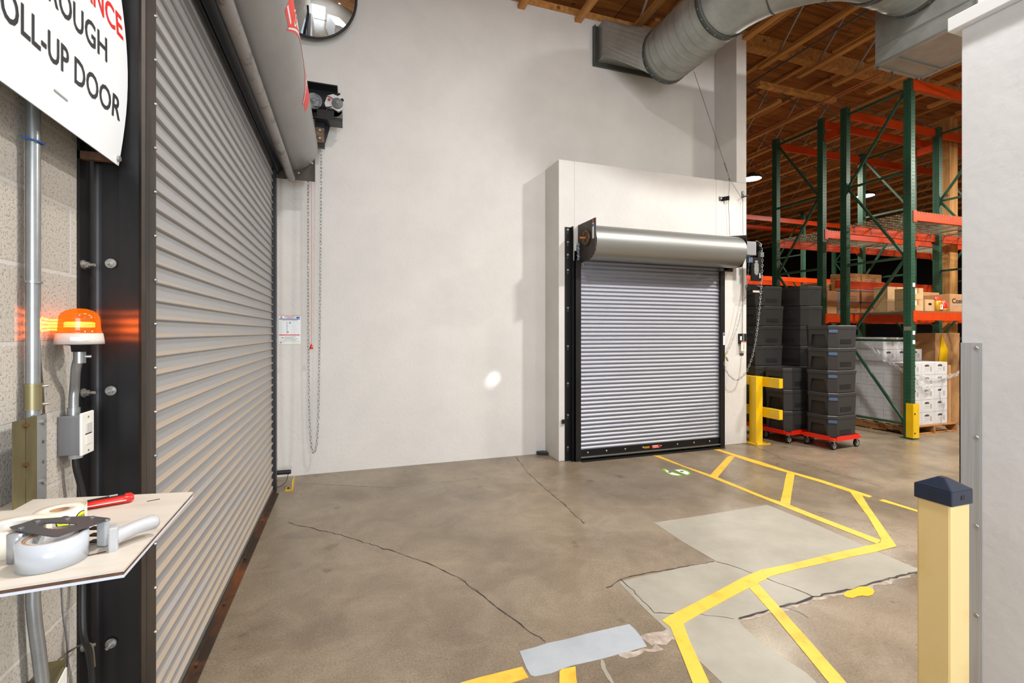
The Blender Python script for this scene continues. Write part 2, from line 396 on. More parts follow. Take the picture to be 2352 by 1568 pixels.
def chain_mb(pts, pitch=0.03, wire=0.003, wid=0.011):
    P = smoothpath(pts, 10); mb = MB()
    # resample
    res = [P[0]]; acc = 0.0
    for i in range(1, len(P)):
        seg = P[i]-P[i-1]; l = seg.length; 
        if l == 0: continue
        while acc+l >= pitch:
            t = (pitch-acc)/l; q = P[i-1]+seg*t; res.append(q.copy()); seg = P[i]-q; P[i-1] = q; l = seg.length; acc = 0.0
        acc += l
    for i in range(len(res)-1):
        a, b = res[i], res[i+1]; d = (b-a).normalized(); c = (a+b)/2
        t = Vector((0, 1, 0)) if abs(d.y) < 0.8 else Vector((1, 0, 0))
        x = d.cross(t).normalized(); y = d.cross(x)
        ang = PI/4 if i % 2 else -PI/4
        w = x*math.cos(ang)+y*math.sin(ang)
        L2 = pitch*0.5+wire*0.6
        ring = []
        for k in range(10):
            q = 2*PI*k/10; cc = math.cos(q); ss = math.sin(q)
            ring.append(c+d*(cc*L2 if abs(cc) > .5 else cc*L2*1.0)+w*(ss*wid*0.5))
        mb.tube(ring, wire, n=5, closed=True)
    return mb

# ================================================================== THE SETTING
WY = 5.42; TOPZ = 5.5; BF = 5.02; BX0 = 2.30; BX1 = 5.07
WX = -0.80; CURX = -0.672; RX = 2.30
fl = MB().box(-1.2, 26, -6, 19, -0.2, 0).build('floor', M['floor']); struct(fl)
# wall_back: main wall, thick block round the small door, full height pilaster at its right end
DX0, DX1, DTOP = 2.50, 4.56, 2.45
w = MB()
w.box(-1.0, DX0+0.0, WY, WY+0.2, 0, TOPZ); w.box(DX0, DX1, WY, WY+0.2, DTOP, TOPZ); w.box(DX1, BX1, WY, WY+0.2, 0, TOPZ)
wb = struct(w.build('wall_back', M['wall']))
w = MB()
w.box(BX0, DX0, BF, WY-0.0005, 0, 3.5); w.box(DX0, DX1, BF, WY-0.0005, DTOP, 3.5); w.box(DX1, BX1, BF, WY-0.0005, 0, 3.5)
w.box(4.90, BX1, BF, WY-0.0005, 3.5, TOPZ)
struct(w.build('wall_back_block', M['wall'], bevel=0.006))
# wall_left of concrete block, with the big opening
w = MB(); w.box(WX-0.2, WX, -6, 1.98, 0, 6.0); w.box(WX-0.2, WX, 4.90, WY-0.002, 0, 6.0); w.box(WX-0.2, WX, 1.98, 4.90, 3.75, 6.0); w.box(WX-0.2, WX, WY+0.21, 19, 0, 6.0)
struct(w.build('wall_left', M['block']))
w = MB(); w.box(WX-0.0005, WX+0.006, 4.97, WY, 0, TOPZ)
struct(w.build('wall_left_paint', M['wall']))
# wall_right with its cap
rc = onX(2208, 1000, RX); RY = rc.y
w = MB(); w.box(RX, RX+2.6, RY-3.5, RY, 0, 2.70); struct(w.build('wall_right', M['wall_r'], bevel=0.004))
w = MB(); w.box(RX-0.03, RX+2.63, RY-3.5, RY+0.03, 2.70, 2.755)
tr = struct(w.build('trim_1', mat('trim_white_paint', (226, 227, 228), 0.45), bevel=0.003))
# far walls of the warehouse
w = MB(); w.box(-1.0, 26, 18.8, 19, 0, 6); struct(w.build('wall_far', M['unlitwall']))
w = MB(); w.box(25.8, 26, -6, 19, 0, 6); struct(w.build('wall_far_side', M['unlitwall']))
# ceiling: plywood deck, girder, open-web joists, ledger on the wall
ce = struct(MB().box(-1.2, 26, -6, 19, 6.0, 6.1).build('ceiling', M['deck']))
w = MB(); w.box(-1.0, -0.7, -5.9, -5.7, 0, 6.0); w.box(2.9, 26, -5.9, -5.7, 0, 6.0); w.box(-0.7, 2.9, -5.9, -5.7, 3.4, 6.0); struct(w.build('wall_front', M['wall']))
def joist(x, y0, y1, zb, zt, n=0):
    b = MB()
    b.m(0); b.box(x-0.045, x+0.045, y0, y1, zb, zb+0.045); b.box(x-0.045, x+0.045, y0, y1, zt-0.045, zt-0.001)
    b.m(1); y = y0+0.15; step = (zt-zb)*0.85; k = 0
    while y+step < y1-0.1:
        a, c = (zb+0.02, zt-0.02) if k % 2 == 0 else (zt-0.02, zb+0.02)
        b.bar((x-0.012, y, a), (x-0.012, y+step, c), 0.022, 0.022) if k % 2 else b.bar((x+0.012, y, a), (x+0.012, y+step, c), 0.022, 0.022)
        y += step; k += 1
    return b
for i in range(-3, 21):
    x = 1.98+0.765*i
    b = joist(x, -5.8, 5.50, 5.42, 6.0); struct(b.build('ceiling_joist', [M['joist'], M['web']]))
    if x > 4.2:
        b = joist(x-0.08, 5.76, 18.6, 5.16, 6.0); struct(b.build('ceiling_joist', [M['joist'], M['web']]))
b = MB(); b.box(5.3, 25, 5.56, 5.70, 5.78, 5.995); b.box(5.9, 7.5, 5.58, 5.66, 5.24, 5.31); struct(b.build('ceiling_girder', M['joist']))
b = MB(); b.box(-0.8, 5.05, 5.43, 5.56, 5.502, 5.60); struct(b.build('trim_2', M['joist']))
b = MB(); b.box(10.35, 10.57, 5.575, 5.735, 0, 5.40); struct(b.build('wall_post', M['post']))
# ---- floor joints, patches and cracks
def P2(x, y): return (1400+x/2.861, 1020+y/2.861)
def P5(x, y): return (1100+x/5.88, 1350+y/5.88)
def ngon(name, pts, z, th, m):
    P = [G(u, v, 0) for u, v in pts]
    a = sum(P[i].x*P[(i+1) % len(P)].y-P[(i+1) % len(P)].x*P[i].y for i in range(len(P)))
    if a < 0: P = P[::-1]
    b = MB(); b.prism([(p.x, p.y, z) for p in P], (0, 0, th)); o = b.build(name, m)
    bm = bmesh.new(); bm.from_mesh(o.data); bmesh.ops.triangulate(bm, faces=[f for f in bm.faces if len(f.verts) > 4]); bm.to_mesh(o.data); bm.free()
    return o
pa = ngon('floor_patch', [P2(*p) for p in [(290,515),(520,482),(780,440),(1035,398),(1340,520),(1670,665),(2000,808),(2075,826),(2005,838),(1850,880),(1700,915),(1600,950),(1480,975),(1340,1005),(1130,920),(860,815),(700,768),(480,640)]], 0.0, 0.0012, M['patch'])
pb = ngon('floor_patch', [P2(*p) for p in [(700,768),(860,815),(1130,920),(1340,1005),(1160,1065),(1000,1100),(840,1150),(880,1200),(1050,1340),(1290,1500),(1500,1690),(880,1700),(740,1568),(400,1240),(230,1080),(60,905),(180,875),(470,812)]], 0.0, 0.0011, M['patch'])
pc = ngon('floor_patch', [P5(*p) for p in [(550,855),(760,800),(925,745),(1190,690),(1450,620),(1800,540),(2030,488),(2110,560),(2190,660),(2270,790),(1980,870),(1650,960),(1430,1010),(1250,1050),(980,1150),(760,1195),(700,1180),(640,1080),(590,960)]], 0.0, 0.0013, M['patchb'])
for o in (pa, pb, pc): struct(o)
def ribbon(name, pts, wd, z, m, jit=0.0):
    P = [G(u, v, 0) for u, v in pts]; Q = []
    for i in range(len(P)-1):
        n = max(2, int((P[i+1]-P[i]).length/0.035))
        for k in range(n):
            q = P[i].lerp(P[i+1], k/n); Q.append(q+Vector((random.uniform(-jit, jit), random.uniform(-jit, jit), 0)))
    Q.append(P[-1]); vs = []
    for i, q in enumerate(Q):
        d = (Q[min(i+1, len(Q)-1)]-Q[max(i-1, 0)]).normalized(); nn = Vector((-d.y, d.x, 0)); ww = wd*random.uniform(0.4, 1.3) if jit else wd
        vs += [(q.x-nn.x*ww/2, q.y-nn.y*ww/2, z), (q.x+nn.x*ww/2, q.y+nn.y*ww/2, z)]
    b = MB(); b._add(vs, [(2*i, 2*i+1, 2*i+3, 2*i+2) for i in range(len(Q)-1)]); return b.build(name, m)
crk = [([(1185,1048),(1212,1085),(1250,1120),(1290,1152),(1318,1180),(1342,1202)], 0.005), ([(660,1200),(780,1228),(900,1265),(960,1285),(1010,1305),(1060,1330),(1110,1370),(1160,1410),(1205,1440),(1252,1474)], 0.0055),
       ([P2(*p) for p in [(700,768),(860,815),(1130,920),(1240,960),(1340,1005)]], 0.006), ([P2(*p) for p in [(70,880),(300,1105),(480,1110),(700,1130),(820,1150)]], 0.004),
       ([P2(*p) for p in [(2060,832),(1850,880),(1600,950),(1480,975),(1340,1005),(1160,1065),(1000,1100),(850,1145)]], 0.014), ([(1700,1010),(1800,1055),(1907,1084),(2020,1115)], 0.004), ([(1880,1175),(2000,1200),(2090,1235)], 0.003),
       ([(1395,1350),(1440,1325),(1520,1310),(1640,1290)], 0.006), ([P2(*p) for p in [(1050,1045),(1230,1095),(1310,1145)]], 0.003), ([(700,1110),(900,1120),(1100,1098)], 0.003)]
for pts, wd in crk: struct(ribbon('floor_crack', pts, wd, 0.0022, M['crack'], 0.007))
for pts, wd in [([P2(*p) for p in [(2000,850),(1840,895),(1640,955),(1470,990),(1330,1020),(1150,1080),(1000,1115),(850,1160),(760,1150)]], 0.035), ([P2(*p) for p in [(230,1300),(330,1270),(410,1250)]], 0.08), ([P2(*p) for p in [(60,1390),(200,1370),(330,1330)]], 0.05)]:
    struct(ribbon('floor_chips', pts, wd, 0.0008, M['scuff'], 0.012))
struct(ribbon('floor_filler', [P5(*p) for p in [(1660,970),(1680,1080),(1740,1190),(1810,1300),(1900,1420)]], 0.018, 0.0012, M['patch'], 0.002))

# ================================================================== YELLOW FLOOR TAPE
def tape(pts, f, label, z=0.003):
    o = ngon('floor_tape', [f(*p) for p in pts], 0.0, z, M['tape'])
    return tag(o, label, 'floor tape', 'yellow tape lines on the concrete floor')
tape([(283,75),(325,75),(500,148),(540,160),(710,218),(865,282),(1020,345),(1190,402),(1450,505),(1785,632),(1757,656),(1500,552),(1290,470),(1130,405),(980,345),(650,212),(480,148)], P2, 'long yellow tape line from the middle of the small door to the sharp corner')
tape([(683,35),(722,33),(830,68),(1000,118),(1165,172),(1380,232),(1620,308),(1727,343),(1705,351),(1590,318),(1400,255),(1215,200),(1170,188),(960,128),(830,85),(790,70)], P2, 'yellow floor tape line starting at the right jamb of the small door')
tape([(766,92),(790,76),(824,80),(708,220),(660,205)], P2, 'short slanted yellow tape rung nearest the small roll-up door', 0.0035)
tape([(1166,182),(1216,196),(1205,270),(1196,320),(1186,405),(1122,380),(1142,300),(1152,240)], P2, 'short wide yellow tape rung at the middle between the two long lines', 0.0035)
tape([(1580,314),(1655,330),(1700,405),(1887,672),(1790,636),(1700,478),(1660,425)], P2, 'diagonal scuffed yellow tape running down to the sharp corner', 0.0034)
tape([(345,1160),(400,1125),(520,1065),(700,972),(870,880),(985,830),(1200,785),(1500,712),(1780,650),(1786,628),(1830,604),(1887,672),(1760,706),(1580,744),(1400,785),(1230,823),(1060,868),(975,915),(800,1005),(610,1108),(485,1180),(400,1203)], P2, 'broad bent yellow tape band crossing the pale concrete patches', 0.0032)
tape([(400,1203),(485,1180),(520,1275),(530,1300),(655,1568),(700,1660),(590,1670),(545,1568),(480,1400),(438,1298)], P2, 'yellow tape strip running down from the left corner of the bent band', 0.003)
tape([(918,945),(975,915),(1120,1075),(1330,1310),(1555,1568),(1650,1680),(1540,1680),(1440,1568),(1280,1370),(1070,1115)], P2, 'long diagonal yellow tape strip branching from the middle of the bent band', 0.003)
tape([(1768,370),(1800,363),(2005,428),(2300,520),(2300,535),(2005,440),(1880,402)], P2, 'thin detached yellow tape line passing behind the pale yellow bollard')
tape([(585,1068),(668,1212),(440,1282),(0,1400),(-250,1470),(-250,1285),(0,1215),(300,1140)], P5, 'yellow tape strip touching the left end of the bluish grey patch')
tape([(1088,1130),(1130,1098),(1305,1065),(1312,1200),(1325,1284),(1330,1500),(1085,1500)], P5, 'short upright yellow tape strip touching the lower edge of the bluish grey patch')
bean = [(1536,985),(1560,970),(1600,955),(1640,938),(1690,936),(1730,950),(1741,970),(1730,990),(1700,1000),(1660,996),(1630,1000),(1600,1012),(1565,1008),(1542,998)]
o = ngon('floor_marker', [P2(*p) for p in bean], 0, 0.003, mat('marker_yellow', (244, 178, 22), 0.45)); tag(o, 'small bean-shaped orange-yellow spot on the floor near the bollard', 'floor marker')
# printed foot symbols on the floor
def P4(x, y): return (1200+x/4.2, 980+y/4.2)
for pts, inner, dots, lab in (
    ([(1338,410),(1380,402),(1402,425),(1450,436),(1500,452),(1541,466),(1530,478),(1440,470),(1388,445)], [(1372,410),(1395,420),(1440,440),(1520,464),(1505,470),(1440,460),(1395,440)], (1420, 438), 'worn green and white footprint decal on the floor, the one further from the tape line'),
    ([(1455,414),(1500,412),(1545,404),(1600,425),(1622,450),(1610,465),(1580,469),(1500,436)], [(1470,416),(1530,414),(1590,432),(1612,448),(1585,462),(1510,434)], (1537, 432), 'worn green and white footprint decal on the floor, the one beside the tape line')):
    r = root0('floor_decal', lab, 'floor decal', G(*P4(*dots)), 'green footprint decals by the small door')
    a = ngon('border', [P4(*p) for p in pts], 0, 0.0016, M['greenprint']); a.parent = r
    a = ngon('print', [P4(*p) for p in inner], 0, 0.0022, M['whiteprint']); a.parent = r
    q = G(*P4(*dots)); a = MB().cyl((q.x, q.y, 0.0), (q.x, q.y, 0.0026), 0.02, n=12).build('dot', M['ink'], r)
    fix(r)

# ================================================================== BIG ROLL-UP DOOR
d1 = bpy.data.objects.new('door_1', None); C.objects.link(d1); d1.location = (CURX, 3.4, 0); struct(d1)
def slat_profile(x, z0, z1, pitch, depth, sgn=1):
    """flat slat with a rounded knuckle at every joint"""
    pr = []; z = z0
    while z < z1:
        for dx, dz in ((0, 0.0), (0, 0.70), (0.35, 0.735), (0.85, 0.79), (1.0, 0.84), (0.95, 0.885), (0.62, 0.93), (0.1, 0.985)):
            pr.append((x+sgn*dx*depth, z1-(z-z0)-dz*pitch))
        z += pitch
    return pr
# knuckle profile turned upside down: gentle dusty slope on top, undercut below
def slats_big(x, z0, z1, pitch, depth):
    pr = []; n = int((z1-z0)/pitch)
    for i in range(n):
        z = z0+i*pitch
        for dx, dz in ((0, 0.0), (0, 0.04), (0.55, 0.055), (0.95, 0.10), (1.0, 0.16), (0.72, 0.225), (0.1, 0.305), (0, 0.33)):
            pr.append((x+dx*depth, z+dz*pitch))
    pr.append((x, z0+n*pitch)); return pr
pr = slats_big(CURX, 0.06, 3.42, 0.0672, 0.0135)
MB().ext(pr, 1.93, 4.93, 'Y', smooth=False).build('curtain', M['slat'], d1)
MB().box(CURX-0.02, CURX+0.012, 1.93, 4.93, 0.012, 0.062).build('bottom_bar', M['alum'], d1)
b = MB(); b.m(0).box(WX, -0.612, 1.96, 4.86, 0.0, 0.008); b.box(-0.655, -0.645, 1.96, 4.86, 0.008, 0.04)
b.build('threshold', M['rust'], d1)
for y in (2.05, 2.45, 2.95, 3.5, 4.15): MB().cyl((-0.645, y, 0.026), (-0.633, y, 0.026), 0.011, n=8).build('bolt', M['rust'], d1)
# near guide: wall angle, outer angle, worn edge, bolts
gd = MB(); gd.m(0)
prof = []
x0, y0 = WX+0.001, 1.83
for k in range(7):   # rounded heel between the wall leg and the projecting leg
    a = k/6*PI/2; prof.append((-0.765-0.025*math.cos(a)+0.0, 1.885+0.02*math.sin(a)))
poly = [(WX+0.001, 1.835), (-0.792, 1.835)]+[(p[0], p[1]) for p in prof]+[(-0.642, 1.905), (-0.642, 1.925), (WX+0.001, 1.925)]
gd.prism([(p[0], p[1], 0) for p in poly], (0, 0, 4.2))
GU = gd.build('guide', M['black'], d1)
b = MB(); b.box(-0.715, -0.646, 1.899, 1.905, 0.001, 4.2); b.build('inner_angle', M['black'], GU)
b = MB(); b.prism([(-0.660, 1.894, 0), (-0.650, 1.888, 0), (-0.643, 1.898, 0), (-0.6405, 1.93, 0), (-0.6405, 1.985, 0), (-0.655, 1.985, 0), (-0.66, 1.93, 0)], (0, 0, 4.2)); b.build('edge_strip', M['brownsteel'], GU)
for v in (605, 897, 1477, 330):
    p = onY(255, v, 1.896)
    b = MB(); b.cyl((p.x, 1.898, p.z), (p.x, 1.893, p.z), 0.0155, n=16); b.cyl((p.x, 1.894, p.z), (p.x, 1.884, p.z), 0.0105, n=6, smooth=False); b.cyl((p.x, 1.886, p.z), (p.x, 1.868, p.z), 0.0055, n=8)
    b.build('bolt', M['bolt'], GU)
for v in (608, 902, 1483):
    p = onX(193, v, -0.79)
    b = MB(); b.cyl((-0.792, 1.852, p.z), (-0.787, 1.852, p.z), 0.0145, n=16); b.cyl((-0.788, 1.852, p.z), (-0.776, 1.852, p.z), 0.010, n=6, smooth=False); b.cyl((-0.778, 1.852, p.z), (-0.760, 1.852, p.z), 0.005, n=8)
    b.build('bolt', M['bolt'], GU)
v = 38.0
while v < 1500:
    p = onX(357, v, -0.640)
    MB().cyl((-0.6405, 1.975, p.z), (-0.634, 1.975, p.z), 0.006, 0.0045, n=8).build('screw', M['bolt'], GU)
    v += 100.8
# far guide
b = MB(); b.box(WX+0.007, -0.646, 4.86, 4.878, 0, 3.1); b.box(-0.66, -0.640, 4.878, 4.965, 0, 3.1); b.box(WX+0.007, -0.646, 4.95, 4.965, 0, 3.1); G2 = b.build('guide', M['black'], d1)
for k in range(9):
    MB().cyl((-0.640, 4.93, 0.3+0.33*k), (-0.634, 4.93, 0.3+0.33*k), 0.006, n=8).build('screw', M['bolt'], G2)
MB().box(-0.79, -0.69, 1.93, 4.93, 3.40, 3.56).build('curtain_roll_entry', M['blackp'], d1)
b = MB()
HXC, HZC, HR = -0.54, 3.32, 0.25
arc = [(HXC+HR*math.sin(a), HZC-HR*math.cos(a)) for a in [math.radians(-6+k*6) for k in range(0, 35)]]
HY0, HY1 = 1.80, 5.06
b.ext(arc, HY0, HY1, 'Y', smooth=True)
c1 = [(x, HY1, z) for x, z in arc]; b._add(c1, [tuple(range(len(c1)))]); 
b._add([(x, HY0, z) for x, z in arc], [tuple(range(len(arc)))])
HD = b.build('hood', M['hood'], d1)
MB().cyl((-0.525, HY0, 2.985), (-0.525, 5.02, 2.985), 0.036, n=24).build('hood_edge_tube', M['tube'], d1)
b = MB(); b.ext([(-0.64, 3.02), (-0.60, 3.06), (-0.565, 3.075)], 1.93, 5.0, 'Y'); b.box(-0.66, -0.645, 1.93, 4.95, 3.0, 3.12); b.build('lintel_brush', M['blackp'], d1)
# end plate
MB().box(WX+0.01, -0.315, 5.065, 5.077, 2.985, 3.60).build('end_plate', M['brownsteel'], d1)
for p in ((-0.34, 3.16), (-0.46, 3.05), (-0.34, 3.45)): MB().cyl((p[0], 5.065, p[1]), (p[0], 5.055, p[1]), 0.009, n=8).build('bolt', M['bolt'], d1)
MB().box(-0.72, -0.64, 4.966, 5.066, 2.99, 3.10).build('shaft_block', M['blackp'], d1)
# banner emblem wrapped on the hood
def hoodpt(y, phi, lift=0.0012):
    return ((HXC+(HR+lift)*math.sin(phi)), y, HZC-(HR+lift)*math.cos(phi))
YA, YB = 2.92, 3.84
def banner(y, t):
    s = (y-YA)/(YB-YA); low = math.radians(57+36*(1-(2*s-1)**2)); return low+t*math.radians(34)
def strip(t0, t1, ya, yb, lift, n=40, f=banner):
    vs = []
    for i in range(n+1):
        y = ya+(yb-ya)*i/n
        for j in range(7): vs.append(hoodpt(y, f(y, t0+(t1-t0)*j/6), lift))
    return vs, [(i*7+j, i*7+j+1, i*7+j+8, i*7+j+7) for i in range(n) for j in range(6)]
b = MB(); b._add(*strip(0, 1, YA, YB, 0.0010), True)
def tail(y, t): return math.radians(74)+t*math.radians(34)-math.radians(12)*(1-abs((y-3.38))/0.64*0+0)
b._add(*strip(0, 1, 2.76, 2.95, 0.0007, 8, tail), True); b._add(*strip(0, 1, 3.81, 4.0, 0.0007, 8, tail), True)
BN = b.build('emblem_banner', mat('emblem_red', (222, 60, 52), 0.45), HD)
b = MB(); b._add(*strip(0.09, 0.17, YA, YB, 0.0016), True); b._add(*strip(0.83, 0.91, YA, YB, 0.0016), True)
b._add(*strip(0.14, 0.24, 2.765, 2.92, 0.0012, 8, tail), True)
b.build('emblem_outline', M['sign'], BN)
tx = text('OVERHEAD  DOOR', (0, 0, 0), (1, 0, 0), (0, 1, 0), 1, 1, M['sign'], parent=BN, bold=0.01)
for vv in tx.data.vertices:
    y = YA+0.05+(YB-YA-0.1)*vv.co.x; vv.co = Vector(hoodpt(y, banner(y, 0.24+0.52*vv.co.y), 0.0022))
fix(d1)

# ================================================================== CHAIN HOIST FOR THE BIG DOOR
hz = root0('chain_hoist', 'black motor operator with grey pulley and white gearbox beside the big door hood', 'door operator', (-0.3, 5.3, 3.4))
def hp(u, v, y=5.22): return onY(u, v, y)
MB().prism([hp(690, 198, 5.25), hp(776, 213, 5.25), hp(776, 235, 5.25), hp(760, 285, 5.25), hp(745, 335, 5.25), hp(722, 335, 5.25), hp(690, 300, 5.25)], (0, 0.012, 0)).build('mounting_plate', M['blackp'], hz)
b = MB(); q = hp(776, 213, 5.25); b.box(-0.46, q.x, 5.12, 5.25, q.z-0.0, q.z+0.012); b.build('bracket', M['blackp'], hz); b = MB(); q2 = hp(765, 289, 5.25); b.box(-0.36, -0.06, 5.08, 5.25, q2.z-0.012, q2.z); b.box(-0.30, -0.14, 5.1, 5.25, q2.z, q2.z+0.09)
b.build('bracket', M['blackp'], hz)
q = hp(721, 233, 5.15); b = MB(); b.lathe(q, [(0.0, -0.02), (0.022, -0.02), (0.024, -0.008), (0.055, -0.006), (0.07, -0.022), (0.078, -0.022), (0.078, 0.0), (0.070, 0.012), (0.078, 0.024), (0.0, 0.024)], axis='Y'); b.cyl(q+Vector((0, -0.03, 0)), q+Vector((0, 0.1, 0)), 0.014, n=10)
for k in range(3):
    a = k*2.1+0.5; b.bar(q+Vector((0, -0.012, 0)), q+Vector((0.068*math.cos(a), -0.012, 0.068*math.sin(a))), 0.008, 0.008)
b.build('pulley', M['cap'], hz)
q = hp(770, 238, 5.12)
oct_ = [(q.x+dx, 5.10, q.z+dz) for dx, dz in ((-0.10, -0.02), (-0.075, 0.06), (-0.02, 0.085), (0.03, 0.07), (0.085, 0.0), (0.075, -0.05), (0.03, -0.085), (-0.02, -0.06), (-0.09, -0.05))]
MB().prism(oct_, (0, 0.03, 0)).build('gearbox_cover', M['whitegrey'], hz)
b = MB(); b.lathe((q.x+0.02, 5.09, q.z-0.005), [(0.0, -0.03), (0.018, -0.03), (0.02, -0.012), (0.05, -0.01), (0.055, 0.012), (0.0, 0.012)], axis='Y', n=20); b.build('motor_hub', M['cap'], hz)
b = MB(); b.cyl((q.x-0.01, 5.13, q.z-0.055), (q.x-0.01, 5.26, q.z-0.055), 0.075, n=20); b.box(q.x-0.08, q.x+0.07, 5.13, 5.24, q.z-0.135, q.z-0.06); b.build('motor_body', mat('motor_grey', (92, 90, 88), 0.35, 0.6), hz, bevel=0.004)
b = MB(); b.cyl((q.x+0.0, 5.12, q.z+0.075), (q.x+0.045, 5.10, q.z+0.10), 0.010, n=8); b.cyl((q.x+0.05, 5.16, q.z+0.05), (q.x+0.07, 5.13, q.z+0.055), 0.016, n=10); b.build('cable_gland', M['rubber'], hz)
b = MB(); b.tube(smoothpath([(q.x-0.02, 5.085, q.z+0.03), (q.x-0.06, 5.07, q.z+0.04), (q.x-0.12, 5.10, q.z+0.05), (q.x-0.19, 5.12, q.z+0.08)]), 0.004, n=6); b.tube(smoothpath([(q.x-0.03, 5.085, q.z-0.05), (q.x-0.10, 5.09, q.z-0.065), (q.x-0.2, 5.12, q.z-0.06)]), 0.004, n=6); b.build('wiring', M['rubber'], hz)
b = MB(); b.cyl((q.x-0.055, 5.08, q.z+0.02), (q.x-0.055, 5.10, q.z+0.02), 0.012, n=8); b.build('red_button', M['redp'], hz)
q = hp(735, 315, 5.2); b = MB(); b.box(q.x-0.055, q.x+0.045, 5.19, 5.25, q.z-0.10, q.z+0.24); b.build('chain_box', M['blackp'], hz)
MB().box(q.x-0.05, q.x+0.04, 5.182, 5.19, q.z-0.06, q.z+0.09).build('bronze_plate', M['rustplate'], hz)
for dz in (-0.02, 0.06): MB().cyl((q.x, 5.182, q.z+dz), (q.x, 5.172, q.z+dz), 0.013, n=6, smooth=False).build('bolt', M['bolt'], hz)
cp = [hp(738, 333, 5.23), hp(737, 500, 5.23), hp(735, 700, 5.23), hp(733, 850, 5.23), hp(731, 960, 5.23), hp(728, 1015, 5.23), hp(722, 1040, 5.23), hp(716, 1030, 5.23), hp(713, 1000, 5.23), hp(710, 930, 5.23), hp(708, 700, 5.23), hp(708, 409, 5.23), hp(709, 330, 5.23)]
chain_mb(cp, 0.034, 0.0034, 0.020).build('chain', M['galvlite'], hz)
fix(hz)
pr_ = root0('pull_rope', 'thin red pull cord with a red cone handle between the chain strands', 'pull cord', hp(715, 800, 5.2))
a = hp(716, 405, 5.2); c = hp(715, 795, 5.2)
MB().tube([(a.x, 5.2, a.z+0.4), a, c], 0.0022, n=6).build('cord', M['redp'], pr_)
MB().lathe(c, [(0.0, 0.02), (0.008, 0.02), (0.010, 0.005), (0.018, -0.018), (0.018, -0.028), (0.0, -0.028)], n=16).build('handle', M['redp'], pr_); fix(pr_)

# ================================================================== THINGS ON THE LEFT WALL
# warning sign
SX = -0.70
sg = root0('warning_sign', 'large white sign with red and black capitals fixed beside the big door', 'sign', (SX, 1.2, 2.03))
ys = [0.2+i*(1.856-0.2)/30 for i in range(31)]
zs = [2.034+i*(2.95-2.034)/20 for i in range(21)]
def spt(y, z, off=0):
    t = max(0.0, (y-1.55)/0.31); k = math.sin(min(1, max(0, (z-2.034)/0.6))*PI)
    return (SX+off+0.012*t*t*k, y+0.035*t*t*k, z)
b = MB(); n = len(ys)
for off in (0.0, -0.003):
    b._add([spt(y, z, off) for z in zs for y in ys], [(j*n+i, j*n+i+1, (j+1)*n+i+1, (j+1)*n+i) for j in range(20) for i in range(30)], True)
b.build('sign_board', M['sign'], sg)
def signtext(s, yr, w, z, h, m):
    o = text(s, (0, yr-w, z), (0, 1, 0), (0, 0, 1), w, h, m, parent=sg, bold=0.012)
    for q in o.data.vertices: q.co = Vector(spt(q.co.y, q.co.z, 0.0012))
signtext('ROLL-UP DOOR', 1.826, 0.565, 2.172, 0.0735, M['ink'])
signtext('THROUGH', 1.750, 0.385, 2.317, 0.0735, M['ink'])
signtext('ENTRANCE', 1.838, 0.405, 2.442, 0.0735, M['redink'])
MB().box(SX+0.001, SX+0.0016, 1.50, 1.56, 2.105, 2.110).build('small_print', M['greyink'], sg)
MB().cyl((SX, 1.847, 2.055), (SX+0.008, 1.847, 2.055), 0.009, n=10).build('screw', M['bolt'], sg)
MB().box(WX+0.002, SX-0.004, 1.835, 1.852, 2.04, 2.065).build('wood_spacer', M['core'], sg)
fix(sg)
# tall conduit
cd = root0('electrical_conduit', 'tall galvanised conduit running up the block wall behind the shelf', 'conduit', (WX, 1.57, 0))
cxp = onY(76, 700, 1.572); X0 = -0.775
ycond = X0/(ray(76, 700)[0])*ray(76, 700)[1]
MB().tube([(X0, ycond, 3.3)]+[(X0, ycond, 0.95)]+[(X0, ycond, 0.80), (X0+0.002, ycond+0.004, 0.74), (X0+0.006, ycond+0.012, 0.66), (X0+0.01, ycond+0.018, 0.58), (X0+0.01, ycond+0.018, 0.0)], 0.0148, n=18).build('pipe', M['cond'], cd)
def zc(u, v): r = ray(u, v); k = X0/r[0]; return H+r[2]*k
MB().cyl((X0, ycond, zc(76, 940)), (X0, ycond, zc(76, 882)), 0.0175, n=18).build('coupling', M['brass'], cd)
for v in (883, 938, 648): MB().cyl((X0, ycond, zc(76, v)-0.003), (X0, ycond, zc(76, v)+0.003), 0.0185, n=18).build('collar', M['brass'] if v > 700 else M['cond'], cd)
for v in (888, 930): MB().cyl((X0+0.012, ycond+0.008, zc(76, v)), (X0+0.02, ycond+0.022, zc(76, v)), 0.004, n=8).build('set_screw', M['bolt'], cd)
MB().tube([(X0-0.01, ycond-0.03, zc(76, 325)), (X0+0.018, ycond-0.012, zc(76, 326)), (X0+0.02, ycond+0.006, zc(76, 327)), (X0, ycond+0.012, zc(76, 328))], 0.0025, n=6).build('cable_tie', M['blueink'], cd)
MB().tube([(X0+0.01, ycond+0.018, 0.52), (X0+0.01, ycond+0.018, 0.515)], 0.0165, n=18).build('strap', M['white'], cd)
fix(cd)
wr = tag(MB().tube(smoothpath([onX(92, 300, WX+0.004), onX(91, 600, WX+0.004), onX(90, 780, WX+0.004), onX(95, 850, WX+0.004), onX(99, 900, WX+0.004), onX(102, 955, WX+0.004)]), 0.0022, n=6).build('mounted_wire', M['browncable']), 'thin grey wire running down beside the tall conduit', 'wire')
